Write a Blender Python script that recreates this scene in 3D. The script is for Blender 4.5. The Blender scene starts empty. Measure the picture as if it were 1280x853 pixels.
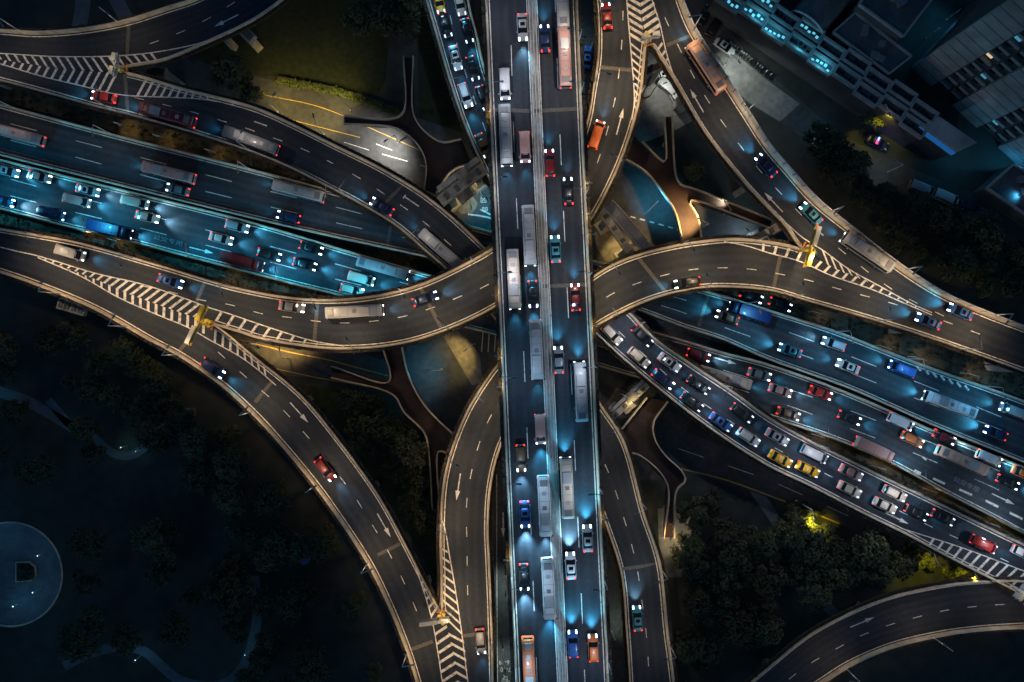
import bpy, math, random
from mathutils import Vector, Matrix

random.seed(7)
SC = bpy.context.scene
COL = SC.collection
R_ = math.radians

# ------------------------------------------------------------------ camera, sky, moon, exposure
H = 180.0                       # camera height over the ground (metres)
F = 995.0                       # focal length in photo pixels (1280 wide)
cam = bpy.data.cameras.new("camera")
cam.sensor_width = 36.0
cam.lens = 36.0 * F / 1280.0
cam.clip_end = 6000
camo = bpy.data.objects.new("camera", cam)
COL.objects.link(camo)
camo.location = (0, 0, H)
camo.rotation_euler = (0, 0, 0)
SC.camera = camo

W = bpy.data.worlds.new("World")
SC.world = W
W.use_nodes = True
nt = W.node_tree
sky = nt.nodes.new("ShaderNodeTexSky")
sky.sky_type = 'NISHITA'
sky.sun_disc = False
sky.sun_elevation = R_(3.0)
sky.sun_rotation = R_(140)
tint = nt.nodes.new("ShaderNodeVectorMath"); tint.operation = 'MULTIPLY'     # deep blue night sky
tint.inputs[1].default_value = (0.16, 0.48, 1.0)
nt.links.new(sky.outputs[0], tint.inputs[0])
nt.links.new(tint.outputs[0], nt.nodes["Background"].inputs[0])
nt.nodes["Background"].inputs[1].default_value = 0.115

moon = bpy.data.lights.new("moonlight", 'SUN')
moon.energy = 0.11
moon.color = (0.28, 0.62, 1.0)
moon.angle = R_(20)
mo = bpy.data.objects.new("moonlight", moon)
COL.objects.link(mo)
mo.rotation_euler = Vector((0.62, 0.52, -0.58)).to_track_quat('-Z', 'Y').to_euler()

SC.view_settings.view_transform = 'Standard'
SC.view_settings.look = 'None'
SC.view_settings.exposure = 0.0
SC.view_settings.gamma = 1.0
SC.render.engine = 'CYCLES'
SC.cycles.use_denoising = True
SC.cycles.max_bounces = 4
SC.cycles.diffuse_bounces = 2
SC.cycles.sample_clamp_indirect = 3.0

# lamp tuning: colour and watts
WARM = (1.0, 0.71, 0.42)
AMBER = (1.0, 0.62, 0.20)
NEUT = (1.0, 0.86, 0.72)
COOL = (0.30, 0.62, 1.0)
BLUE = (0.04, 0.54, 0.92)
BEAM = (0.08, 0.56, 0.92)

# ------------------------------------------------------------------ helpers
def P(px, py, z=0.0):
    k = (H - z) / F
    return Vector(((px - 640.0) * k, -(py - 426.5) * k, z))

def link(o):
    COL.objects.link(o)
    return o

def tag(o, label=None, cat=None, group=None, kind=None):
    if label: o["label"] = label
    if cat: o["category"] = cat
    if group: o["group"] = group
    if kind: o["kind"] = kind
    return o

def empty(name, loc=(0, 0, 0), label=None, cat=None, group=None, kind=None):
    o = bpy.data.objects.new(name, None)
    o.empty_display_size = 0.3
    link(o)
    o.location = loc
    return tag(o, label, cat, group, kind)

def origin(o):
    v = Vector((0, 0, 0))
    while o is not None:
        v = v + Vector(o.location)
        o = o.parent
    return v

class MB:
    def __init__(self):
        self.v = []
        self.f = []
    def quad(self, a, b, c, d):
        n = len(self.v)
        self.v += [tuple(a), tuple(b), tuple(c), tuple(d)]
        self.f.append((n, n + 1, n + 2, n + 3))
    def poly(self, pts):
        n = len(self.v)
        self.v += [tuple(p) for p in pts]
        self.f.append(tuple(range(n, n + len(pts))))
    def box(self, c, s, yaw=0.0, taper=1.0):
        """box centred in x,y at c, bottom at c.z; s = full sizes"""
        cx, cy, cz = c
        ca, sa = math.cos(yaw), math.sin(yaw)
        n = len(self.v)
        for z, k in ((0, 1.0), (s[2], taper)):
            for dx, dy in ((-1, -1), (1, -1), (1, 1), (-1, 1)):
                x, y = dx * s[0] / 2 * k, dy * s[1] / 2 * k
                self.v.append((cx + x * ca - y * sa, cy + x * sa + y * ca, cz + z))
        for q in ((3, 2, 1, 0), (4, 5, 6, 7), (0, 1, 5, 4), (1, 2, 6, 5), (2, 3, 7, 6), (3, 0, 4, 7)):
            self.f.append(tuple(n + i for i in q))
    def prism(self, pts, z0, z1):
        n = len(self.v)
        m = len(pts)
        area = sum(pts[i][0] * pts[(i + 1) % m][1] - pts[(i + 1) % m][0] * pts[i][1] for i in range(m))
        if area < 0: pts = list(reversed(pts))
        self.v += [(p[0], p[1], z0) for p in pts] + [(p[0], p[1], z1) for p in pts]
        self.f.append(tuple(n + m - 1 - i for i in range(m)))
        self.f.append(tuple(n + m + i for i in range(m)))
        for i in range(m):
            j = (i + 1) % m
            self.f.append((n + i, n + j, n + m + j, n + m + i))
    def tube(self, a, b, r0, r1=None, seg=8):
        a, b = Vector(a), Vector(b)
        r1 = r0 if r1 is None else r1
        d = (b - a).normalized()
        u = d.orthogonal().normalized()
        w = d.cross(u)
        n = len(self.v)
        for p, r in ((a, r0), (b, r1)):
            for i in range(seg):
                t = 2 * math.pi * i / seg
                self.v.append(tuple(p + u * (r * math.cos(t)) + w * (r * math.sin(t))))
        for i in range(seg):
            j = (i + 1) % seg
            self.f.append((n + i, n + j, n + seg + j, n + seg + i))
        self.f.append(tuple(n + seg - 1 - i for i in range(seg)))
        self.f.append(tuple(n + seg + i for i in range(seg)))
    def loft(self, rings, cap=True):
        n = len(self.v)
        m = len(rings[0])
        for r in rings: self.v += [tuple(p) for p in r]
        for k in range(len(rings) - 1):
            for i in range(m):
                j = (i + 1) % m
                self.f.append((n + k * m + i, n + k * m + j, n + (k + 1) * m + j, n + (k + 1) * m + i))
        if cap:
            self.f.append(tuple(n + m - 1 - i for i in range(m)))
            q = n + (len(rings) - 1) * m
            self.f.append(tuple(q + i for i in range(m)))
    def mesh(self, name, mat, off=Vector((0, 0, 0)), smooth=False):
        me = bpy.data.meshes.new(name)
        ox, oy, oz = off
        me.from_pydata([(x - ox, y - oy, z - oz) for x, y, z in self.v], [], self.f)
        me.materials.append(mat)
        if smooth:
            for p in me.polygons: p.use_smooth = True
        me.update()
        return me
    def build(self, name, mat, parent=None, smooth=False, at=None):
        off = origin(parent) if parent is not None else Vector(at if at is not None else (0, 0, 0))
        o = bpy.data.objects.new(name, self.mesh(name, mat, off, smooth))
        link(o)
        if parent is not None: o.parent = parent
        elif at is not None: o.location = at
        return o

# ------------------------------------------------------------------ materials
def mat_new(name):
    m = bpy.data.materials.new(name)
    m.use_nodes = True
    return m, m.node_tree.nodes, m.node_tree.links, m.node_tree.nodes["Principled BSDF"]

def surf(name, c0, c1=None, scale=3.0, rough=0.8, metal=0.0, detail=6.0, bump=0.0, lo=0.35, hi=0.65, big=None, rand=0.0):
    m, N, L, B = mat_new(name)
    B.inputs["Roughness"].default_value = rough
    B.inputs["Metallic"].default_value = metal
    if c1 is None: c1 = tuple(x * 0.75 for x in c0)
    tc = N.new("ShaderNodeTexCoord")
    geo = N.new("ShaderNodeNewGeometry")
    no = N.new("ShaderNodeTexNoise")
    no.inputs["Scale"].default_value = scale
    no.inputs["Detail"].default_value = detail
    L.new(geo.outputs["Position"], no.inputs["Vector"])
    r = N.new("ShaderNodeValToRGB")
    r.color_ramp.elements[0].position = lo
    r.color_ramp.elements[1].position = hi
    r.color_ramp.elements[0].color = (*c1, 1)
    r.color_ramp.elements[1].color = (*c0, 1)
    L.new(no.outputs["Fac"], r.inputs["Fac"])
    out = r.outputs["Color"]
    if big:
        n2 = N.new("ShaderNodeTexNoise")
        n2.inputs["Scale"].default_value = big
        n2.inputs["Detail"].default_value = 4
        L.new(geo.outputs["Position"], n2.inputs["Vector"])
        mr = N.new("ShaderNodeMapRange")
        mr.inputs[1].default_value = 0.3; mr.inputs[2].default_value = 0.7
        mr.inputs[3].default_value = 0.62; mr.inputs[4].default_value = 1.25
        L.new(n2.outputs["Fac"], mr.inputs[0])
        mx = N.new("ShaderNodeVectorMath"); mx.operation = 'SCALE'
        L.new(out, mx.inputs[0]); L.new(mr.outputs[0], mx.inputs["Scale"])
        out = mx.outputs[0]
    if rand:
        oi = N.new("ShaderNodeObjectInfo")
        mr2 = N.new("ShaderNodeMapRange")
        mr2.inputs[3].default_value = 1 - rand; mr2.inputs[4].default_value = 1 + rand
        L.new(oi.outputs["Random"], mr2.inputs[0])
        mx2 = N.new("ShaderNodeVectorMath"); mx2.operation = 'SCALE'
        L.new(out, mx2.inputs[0]); L.new(mr2.outputs[0], mx2.inputs["Scale"])
        out = mx2.outputs[0]
    L.new(out, B.inputs["Base Color"])
    if bump:
        bp = N.new("ShaderNodeBump")
        bp.inputs["Strength"].default_value = bump
        L.new(no.outputs["Fac"], bp.inputs["Height"])
        L.new(bp.outputs["Normal"], B.inputs["Normal"])
    return m

def emit(name, col, s):
    m, N, L, B = mat_new(name)
    B.inputs["Base Color"].default_value = (*[min(1, c) for c in col], 1)
    B.inputs["Emission Color"].default_value = (*col, 1)
    B.inputs["Emission Strength"].default_value = s
    B.inputs["Roughness"].default_value = 0.4
    m.cycles.emission_sampling = 'NONE'
    return m

def paint(name, c, rough=0.42, metal=0.0, coat=0.12):
    m, N, L, B = mat_new(name)
    geo = N.new("ShaderNodeTexCoord")
    no = N.new("ShaderNodeTexNoise"); no.inputs["Scale"].default_value = 2.5
    L.new(geo.outputs["Object"], no.inputs["Vector"])
    r = N.new("ShaderNodeValToRGB")
    r.color_ramp.elements[0].color = (*[x * 0.82 for x in c], 1)
    r.color_ramp.elements[1].color = (*c, 1)
    L.new(no.outputs["Fac"], r.inputs["Fac"])
    L.new(r.outputs["Color"], B.inputs["Base Color"])
    B.inputs["Roughness"].default_value = rough
    B.inputs["Metallic"].default_value = metal
    B.inputs["Coat Weight"].default_value = coat
    return m

M = {}
def asphalt(name, c0, c1):
    """asphalt with polished wheel tracks, darker oil lines and resurfaced lengths, laid along the road"""
    m = surf(name, c0, c1, 1.2, 0.72, big=0.09)
    N, L = m.node_tree.nodes, m.node_tree.links
    B = N["Principled BSDF"]
    src = B.inputs["Base Color"].links[0].from_socket
    at = N.new("ShaderNodeAttribute"); at.attribute_name = "lane"
    sp = N.new("ShaderNodeSeparateXYZ"); L.new(at.outputs["Vector"], sp.inputs[0])
    def math_(op, a, b):
        n = N.new("ShaderNodeMath"); n.operation = op
        for k, v in enumerate((a, b)):
            if hasattr(v, "links"): L.new(v, n.inputs[k])
            else: n.inputs[k].default_value = v
        return n.outputs[0]
    wave = math_('SINE', math_('MULTIPLY', sp.outputs[0], 2 * math.pi / 1.85), 0)
    cb = N.new("ShaderNodeCombineXYZ")
    L.new(math_('MULTIPLY', sp.outputs[0], 0.9), cb.inputs[0]); L.new(math_('MULTIPLY', sp.outputs[1], 0.05), cb.inputs[1])
    no = N.new("ShaderNodeTexNoise"); no.inputs["Scale"].default_value = 1.0; no.inputs["Detail"].default_value = 5
    L.new(cb.outputs[0], no.inputs["Vector"])
    trk = math_('MULTIPLY', wave, math_('MULTIPLY', no.outputs["Fac"], 0.34))
    cb2 = N.new("ShaderNodeCombineXYZ")
    L.new(math_('FLOOR', math_('DIVIDE', sp.outputs[0], 3.7), 0), cb2.inputs[0]); L.new(math_('FLOOR', math_('DIVIDE', sp.outputs[1], 19.0), 0), cb2.inputs[1])
    wn = N.new("ShaderNodeTexWhiteNoise"); L.new(cb2.outputs[0], wn.inputs["Vector"])
    patch = math_('MULTIPLY', math_('SUBTRACT', wn.outputs["Value"], 0.5), 0.26)
    st = math_('MULTIPLY', math_('SUBTRACT', no.outputs["Fac"], 0.5), 0.9)
    f = math_('ADD', math_('ADD', math_('ADD', trk, patch), st), 1.0)
    mx = N.new("ShaderNodeVectorMath"); mx.operation = 'SCALE'
    L.new(src, mx.inputs[0]); L.new(f, mx.inputs["Scale"])
    L.new(mx.outputs[0], B.inputs["Base Color"])
    return m
M['asphalt'] = asphalt('asphalt', (0.024, 0.031, 0.042), (0.017, 0.023, 0.032))
M['asphalt_low'] = asphalt('asphalt_low', (0.040, 0.050, 0.060), (0.028, 0.036, 0.044))
M['asphalt_ground'] = surf('asphalt_ground', (0.085, 0.085, 0.085), (0.055, 0.056, 0.058), 0.8, 0.8, big=0.08)
M['concrete'] = surf('concrete', (0.46, 0.42, 0.37), (0.34, 0.31, 0.27), 1.3, 0.85, big=0.25)
M['parapet'] = surf('parapet', (0.85, 0.67, 0.44), (0.62, 0.48, 0.30), 0.9, 0.8, big=0.2)  # own cream colour with amber lamp glow of the deck edges mixed in
M['steel'] = surf('steel', (0.34, 0.34, 0.35), (0.24, 0.24, 0.25), 2.0, 0.45, 0.5)
M['galv'] = surf('galvanised', (0.62, 0.61, 0.59), (0.46, 0.46, 0.46), 2.0, 0.5, 0.0)
M['trough'] = surf('planter_trough', (0.07, 0.055, 0.04), (0.045, 0.035, 0.028), 1.0, 0.9)
M['worn_line'] = surf('worn_paint', (0.42, 0.42, 0.42), (0.12, 0.12, 0.13), 3.0, 0.7)
M['verge'] = surf('verge', (0.13, 0.105, 0.065), (0.05, 0.045, 0.03), 0.5, 0.95, big=0.2)
M['pole'] = surf('pole_paint', (0.8, 0.78, 0.75), (0.66, 0.65, 0.63), 1.0, 0.5)
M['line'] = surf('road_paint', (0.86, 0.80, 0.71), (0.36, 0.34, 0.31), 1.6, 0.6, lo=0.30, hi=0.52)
M['line_yellow'] = surf('yellow_paint', (0.72, 0.48, 0.08), (0.5, 0.33, 0.05), 2.2, 0.6)
M['joint'] = surf('joint_concrete', (0.15, 0.135, 0.11), (0.09, 0.08, 0.07), 2.5, 0.8)
M['brown'] = surf('brown_deck', (0.050, 0.026, 0.019), (0.034, 0.018, 0.013), 1.5, 0.7, big=0.3)
M['ground'] = surf('ground_soil', (0.056, 0.060, 0.050), (0.036, 0.041, 0.036), 0.35, 0.95, big=0.04)
M['lawn'] = surf('lawn', (0.034, 0.044, 0.013), (0.018, 0.026, 0.008), 0.8, 0.95, big=0.08)
M['paving'] = surf('paving', (0.26, 0.25, 0.23), (0.18, 0.175, 0.165), 0.8, 0.85, big=0.12)
M['island'] = surf('island', (0.30, 0.26, 0.20), (0.18, 0.16, 0.12), 0.7, 0.9, big=0.3)
M['path'] = surf('park_path', (0.16, 0.18, 0.19), (0.12, 0.135, 0.14), 0.6, 0.85, big=0.1)
M['plaza'] = surf('plaza_stone', (0.19, 0.21, 0.22), (0.13, 0.15, 0.16), 0.5, 0.8, big=0.08)
M['leaf'] = surf('foliage', (0.085, 0.100, 0.045), (0.040, 0.050, 0.022), 0.9, 0.8, rand=0.35)
M['leaf_dry'] = surf('planter_foliage', (0.050, 0.040, 0.018), (0.018, 0.016, 0.008), 0.8, 0.85)
M['hedge'] = surf('hedge_leaf', (0.13, 0.17, 0.03), (0.07, 0.10, 0.018), 1.2, 0.8)
M['bark'] = surf('bark', (0.10, 0.075, 0.055), (0.06, 0.045, 0.035), 4, 0.9)
M['roof'] = surf('roof_felt', (0.13, 0.135, 0.14), (0.09, 0.095, 0.10), 0.5, 0.85, big=0.15)
M['facade'] = surf('facade', (0.46, 0.45, 0.44), (0.38, 0.37, 0.36), 0.4, 0.8, big=0.1)
M['facade_dark'] = surf('facade_dark', (0.10, 0.10, 0.105), (0.07, 0.07, 0.075), 0.4, 0.8)
M['band'] = surf('grey_band', (0.40, 0.38, 0.36), (0.30, 0.29, 0.28), 0.6, 0.8)
M['yellow_steel'] = surf('yellow_steel', (0.80, 0.55, 0.07), (0.62, 0.40, 0.05), 1.2, 0.5)
M['sign_back'] = surf('sign_back', (0.42, 0.42, 0.42), (0.34, 0.34, 0.34), 1.0, 0.5, 0.3)
M['orange'] = surf('orange_plastic', (0.75, 0.25, 0.03), (0.6, 0.18, 0.02), 2, 0.5)
M['glass'] = paint('dark_glass', (0.012, 0.015, 0.018), 0.08, 0, 0.0)
M['rubber'] = surf('rubber', (0.02, 0.02, 0.02), (0.012, 0.012, 0.012), 8, 0.9)
M['head'] = emit('headlight_lit', (0.66, 0.86, 1.0), 6.0)
M['head_dim'] = emit('headlight_dipped', (0.66, 0.84, 1.0), 1.6)
M['tail_dim'] = emit('tail_light_dim', (1.0, 0.10, 0.09), 1.1)
M['tail'] = emit('tail_light_lit', (1.0, 0.035, 0.02), 2.6)
M['tail_amber'] = emit('tail_light_amber', (1.0, 0.16, 0.02), 4.0)
M['lens_off'] = paint('lens_off', (0.35, 0.36, 0.38), 0.15)
M['tail_off'] = paint('tail_off', (0.25, 0.01, 0.01), 0.2)
M['lamp_warm'] = emit('lamp_glow_warm', (1.0, 0.8, 0.55), 5.0)
M['lamp_cool'] = emit('lamp_glow_cool', (0.55, 0.8, 1.0), 5.0)
M['win_teal'] = emit('window_lit_teal', (0.16, 0.70, 0.92), 0.85)
M['win_warm'] = emit('window_lit_warm', (1.0, 0.7, 0.4), 0.7)
M['win_dim'] = emit('window_lit_dim', (0.10, 0.45, 0.65), 0.45)
M['win_blue'] = emit('window_lit_blue', (0.03, 0.28, 0.85), 0.22)
M['police_red'] = emit('beacon_red', (1.0, 0.02, 0.08), 5)
M['police_blue'] = emit('beacon_blue', (0.1, 0.2, 1.0), 5)
PAINTS = {
    'white': (0.74, 0.73, 0.71), 'cream': (0.74, 0.60, 0.46), 'silver': (0.42, 0.42, 0.42), 'grey': (0.22, 0.22, 0.23),
    'black': (0.012, 0.013, 0.016), 'navy': (0.012, 0.028, 0.10), 'blue': (0.03, 0.12, 0.38), 'yellow': (0.88, 0.44, 0.008),
    'red': (0.52, 0.025, 0.018), 'darkred': (0.22, 0.018, 0.02), 'pink': (0.58, 0.32, 0.28), 'orange': (0.80, 0.19, 0.05),
    'peach': (0.80, 0.45, 0.30), 'brown': (0.16, 0.08, 0.035), 'teal': (0.05, 0.28, 0.36),
}
for k, c in PAINTS.items(): M['p_' + k] = paint('car_paint_' + k, c)

# ------------------------------------------------------------------ curves
def catmull(pts, n):
    """uniform resample of a smooth curve through pixel points"""
    p = [Vector(q).to_2d() if len(q) == 2 else Vector(q) for q in pts]
    dense = []
    for i in range(len(p) - 1):
        a = p[i - 1] if i > 0 else p[0] * 2 - p[1]
        b, c = p[i], p[i + 1]
        d = p[i + 2] if i + 2 < len(p) else p[-1] * 2 - p[-2]
        t0 = 0.0
        t1 = t0 + max(1e-4, (b - a).length) ** 0.5
        t2 = t1 + max(1e-4, (c - b).length) ** 0.5
        t3 = t2 + max(1e-4, (d - c).length) ** 0.5
        m = max(4, int((c - b).length / 4))
        for k in range(m):
            t = t1 + (t2 - t1) * k / m
            A1 = a * ((t1 - t) / (t1 - t0)) + b * ((t - t0) / (t1 - t0))
            A2 = b * ((t2 - t) / (t2 - t1)) + c * ((t - t1) / (t2 - t1))
            A3 = c * ((t3 - t) / (t3 - t2)) + d * ((t - t2) / (t3 - t2))
            B1 = A1 * ((t2 - t) / (t2 - t0)) + A2 * ((t - t0) / (t2 - t0))
            B2 = A2 * ((t3 - t) / (t3 - t1)) + A3 * ((t - t1) / (t3 - t1))
            dense.append(B1 * ((t2 - t) / (t2 - t1)) + B2 * ((t - t1) / (t2 - t1)))
    dense.append(p[-1])
    return resample(dense, n)

def resample(dense, n):
    s = [0.0]
    for i in range(1, len(dense)): s.append(s[-1] + (dense[i] - dense[i - 1]).length)
    out, j = [], 0
    for k in range(n):
        t = s[-1] * k / (n - 1)
        while j < len(s) - 2 and s[j + 1] < t: j += 1
        u = (t - s[j]) / max(1e-9, s[j + 1] - s[j])
        out.append(dense[j].lerp(dense[j + 1], min(1, max(0, u))))
    return out

def plen(pts): return sum((pts[i] - pts[i - 1]).length for i in range(1, len(pts)))

def at_len(pts, d):
    for i in range(1, len(pts)):
        l = (pts[i] - pts[i - 1]).length
        if d <= l or i == len(pts) - 1:
            return pts[i - 1].lerp(pts[i], d / max(l, 1e-9)), (pts[i] - pts[i - 1]).normalized()
        d -= l

def extend(pts, e0, e1):
    pts = [Vector(p) for p in pts]
    if e0: pts = [pts[0] + (pts[0] - pts[1]).normalized() * e0] + pts
    if e1: pts = pts + [pts[-1] + (pts[-1] - pts[-2]).normalized() * e1]
    return pts

class Road:
    def __init__(self, key, L, Rr, z, n=160, ext=(60, 60)):
        self.key = key
        self.n = n
        l = catmull(extend(L, *ext), n)
        r = catmull(extend(Rr, *ext), n)
        # pair the edges: for each left sample use the right sample at the same fraction
        zs = z if isinstance(z, (list, tuple)) else [(0, z), (1, z)]
        def zf(t):
            for i in range(1, len(zs)):
                if t <= zs[i][0]:
                    u = (t - zs[i - 1][0]) / (zs[i][0] - zs[i - 1][0])
                    u = u * u * (3 - 2 * u)
                    return zs[i - 1][1] * (1 - u) + zs[i][1] * u
            return zs[-1][1]
        self.zf = zf
        self.pl, self.pr = l, r
        self.pc = [(a + b) / 2 for a, b in zip(l, r)]
        self.z = [zf(i / (n - 1)) for i in range(n)]
        self.L = [P(q.x, q.y, zz) for q, zz in zip(l, self.z)]
        self.R = [P(q.x, q.y, zz) for q, zz in zip(r, self.z)]
        self.C = [(a + b) / 2 for a, b in zip(self.L, self.R)]
    def near(self, px, py):
        q = Vector((px, py))
        best = min(range(self.n), key=lambda i: (self.pc[i] - q).length)
        # refine with the nearest sample over the strip
        return best
    def zat(self, px, py):
        q = Vector((px, py))
        i = self.near(px, py)
        return self.z[i]
    def tangent(self, px, py):
        i = self.near(px, py)
        a, b = max(0, i - 2), min(self.n - 1, i + 2)
        q = Vector((px, py))
        # blend the edge tangents by lateral place
        w = self.R[i] - self.L[i]
        p = P(px, py, self.z[i])
        u = min(1, max(0, (p - self.L[i]).dot(w) / max(1e-6, w.length_squared)))
        tl = (self.L[b] - self.L[a]).normalized(); tr = (self.R[b] - self.R[a]).normalized()
        t = (tl * (1 - u) + tr * u)
        return t.normalized()
    def put(self, px, py, dz=0.0):
        z = self.zat(px, py)
        return P(px, py, z + 0.0) + Vector((0, 0, dz))
    def world(self, pts, n=None, dz=0.02):
        n = n or max(12, int(plen([Vector(p) for p in pts]) / 8))
        c = catmull(pts, n)
        return [P(q.x, q.y, self.zat(q.x, q.y) + dz) for q in c]

ROADS = {}

def offset_line(pts, d):
    out = []
    for i in range(len(pts)):
        a, b = pts[max(0, i - 1)], pts[min(len(pts) - 1, i + 1)]
        t = (b - a); t.z = 0; t.normalize()
        nrm = Vector((-t.y, t.x, 0))
        out.append(pts[i] + nrm * d)
    return out

def ribbon(mb, pts, w):
    a = offset_line(pts, w / 2); b = offset_line(pts, -w / 2)
    n = len(mb.v)
    for p, q in zip(a, b): mb.v += [tuple(p), tuple(q)]
    for i in range(len(pts) - 1):
        mb.f.append((n + 2 * i, n + 2 * i + 1, n + 2 * i + 3, n + 2 * i + 2))

def wallstrip(mb, pts, prof):
    """sweep a closed profile [(across, up), ...] along pts"""
    rings = []
    for i in range(len(pts)):
        a, b = pts[max(0, i - 1)], pts[min(len(pts) - 1, i + 1)]
        t = (b - a); t.z = 0; t.normalize()
        nrm = Vector((-t.y, t.x, 0))
        rings.append([pts[i] + nrm * x + Vector((0, 0, y)) for x, y in prof])
    mb.loft(rings)

def dashes(mb, pts, dash, gap, w, start=0.0):
    Ltot = plen(pts)
    d = start
    while d < Ltot:
        e = min(d + dash, Ltot)
        if e - d > 0.4:
            k = 3 if dash > 3 else 2
            seg = [at_len(pts, d + (e - d) * i / k)[0] for i in range(k + 1)]
            ribbon(mb, seg, w)
        d += dash + gap

def slab(mb, L, Rr, thick):
    n = len(mb.v)
    m = len(L)
    for a, b in zip(L, Rr):
        mb.v += [tuple(a), tuple(b), (b.x, b.y, b.z - thick), (a.x, a.y, a.z - thick)]
    flip = ((Rr[0] - L[0]).cross(L[1] - L[0])).z < 0
    for i in range(m - 1):
        for k in range(4):
            q = (n + 4 * i + k, n + 4 * i + (k + 1) % 4, n + 4 * (i + 1) + (k + 1) % 4, n + 4 * (i + 1) + k)
            mb.f.append(q if not flip else q[::-1])
    mb.f.append((n, n + 1, n + 2, n + 3)); e = n + 4 * (m - 1)
    mb.f.append((e + 3, e + 2, e + 1, e))

def leaf_quads(mb, c, r, n, s, rng, flat=0.7):
    for _ in range(n):
        while True:
            d = Vector((rng.uniform(-1, 1), rng.uniform(-1, 1), rng.uniform(-1, 1)))
            if d.length_squared < 1: break
        p = c + Vector((d.x * r, d.y * r, d.z * r * flat))
        nrm = (d * 0.8 + Vector((rng.uniform(-1, 1), rng.uniform(-1, 1), rng.uniform(-0.2, 1.4)))).normalized()
        u = nrm.orthogonal().normalized()
        u = Matrix.Rotation(rng.uniform(0, 6.28), 3, nrm) @ u
        w = nrm.cross(u)
        k = s * rng.uniform(0.6, 1.3)
        mb.quad(p - u * k - w * k * .55, p + u * k - w * k * .55, p + u * k + w * k * .55, p - u * k + w * k * .55)

# ------------------------------------------------------------------ ground
mb = MB()
mb.quad((-1600, -1600, 0), (1600, -1600, 0), (1600, 1600, 0), (-1600, 1600, 0))
tag(mb.build('ground', M['ground']), kind='structure')

def gpoly(name, pts, z, mat, smooth=False, n=80):
    q = [Vector(p) for p in pts]
    if smooth: q = catmull(list(pts) + [pts[0]], n)[:-1]
    m = MB()
    m.poly([P(v.x, v.y, z) for v in q])
    o = m.build(name, mat)
    # make it face up
    if o.data.polygons[0].normal.z < 0: o.data.flip_normals()
    return tag(o, kind='structure')

def gstrip(name, L, Rr, z, mat, n=60):
    r = Road(name, L, Rr, z, n, (0, 0))
    m = MB()
    for i in range(n - 1):
        m.quad(r.L[i], r.R[i], r.R[i + 1], r.L[i + 1])
    o = m.build(name, mat)
    if o.data.polygons[0].normal.z < 0: o.data.flip_normals()
    return r, tag(o, kind='structure')

def glines(parent, items, mat='line', name='lane_markings', z=0.05):
    m = MB()
    for pts, w, dash, gap in items:
        c = catmull(pts, max(8, int(plen([Vector(p) for p in pts]) / 6)))
        wl = [P(q.x, q.y, z) for q in c]
        if dash: dashes(m, wl, dash, gap, w)
        else: ribbon(m, wl, w)
    return m.build(name, M[mat], parent)

ns, ns_o = gstrip('road', [(590, -80), (604, 300), (611, 640), (615, 920)], [(746, -80), (748, 200), (772, 560), (782, 920)], 0.020, M['asphalt_ground'])
nw, nw_o = gstrip('road', [(120, 45), (330, 98), (400, 114), (480, 134), (640, 186), (760, 215), (860, 240), (960, 272), (1060, 330)],
                  [(120, 120), (330, 170), (480, 236), (560, 262), (640, 290), (760, 300), (860, 310), (960, 330), (1060, 372)], 0.028, M['asphalt_ground'])
sw, sw_o = gstrip('road', [(150, 352), (300, 418), (420, 438), (520, 448), (640, 470), (800, 520), (870, 545), (960, 580), (1100, 645), (1320, 745)],
                  [(150, 392), (310, 462), (400, 474), (490, 490), (600, 540), (720, 580), (840, 588), (960, 622), (1090, 672), (1320, 775)], 0.036, M['asphalt_ground'])
gpoly('road', [(566, 215), (640, 190), (800, 205), (850, 250), (880, 300), (890, 470), (830, 600), (770, 600), (640, 560), (530, 530), (505, 480), (520, 300)], 0.044, M['asphalt_ground'])
street, street_o = gstrip('road', [(872, -60), (915, 42), (985, 112), (1060, 172), (1150, 215), (1330, 285)],
                          [(838, -60), (882, 82), (925, 122), (985, 160), (1060, 212), (1140, 255), (1330, 345)], 0.020, M['asphalt_ground'])
gpoly('pavement', [(893, 68), (910, 60), (965, 105), (1000, 130), (975, 152), (938, 130), (905, 100)], 0.030, M['paving'])
gpoly('pavement', [(806, 58), (850, 108), (868, 150), (840, 165), (800, 180), (792, 168), (804, 110)], 0.050, M['paving'])
gpoly('pavement', [(553, 418), (572, 414), (590, 430), (600, 446), (603, 478), (590, 482)], 0.060, M['island'])
gpoly('pavement', [(742, 290), (766, 285), (800, 322), (780, 330), (757, 326), (747, 312)], 0.060, M['island'])
gpoly('pavement', [(568, 250), (585, 235), (597, 255), (592, 266), (575, 268)], 0.060, M['island'])
gpoly('pavement', [(758, 505), (770, 485), (800, 495), (795, 520), (770, 525)], 0.060, M['island'])
gpoly('pavement', [(822, 636), (862, 632), (868, 700), (850, 722), (830, 722), (824, 690)], 0.030, M['paving'])
gpoly('lawn', [(322, 95), (352, 96), (400, 104), (450, 122), (472, 118), (482, 100), (486, 55), (478, 10), (470, -30), (330, -60), (250, -10), (228, 60), (260, 80)], 0.012, M['lawn'])
gpoly('lawn', [(530, 0), (548, 60), (575, 150), (590, 190), (555, 176), (524, 150), (522, 60)], 0.012, M['lawn'])
gpoly('lawn', [(370, 480), (480, 495), (530, 560), (545, 640), (555, 740), (500, 650), (430, 545)], 0.012, M['lawn'])
glines(ns_o, [([(621, 560), (621, 700), (622, 853)], 0.15, 0, 0), ([(640, 560), (646, 853)], 0.15, 0, 0)], z=0.024)
glines(nw_o, [([(330, 119), (400, 134), (480, 168), (540, 195)], 0.15, 0, 0), ([(330, 141), (395, 158), (450, 172)], 0.15, 0, 0)], 'line_yellow', 'kerb_line', z=0.033)
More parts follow.
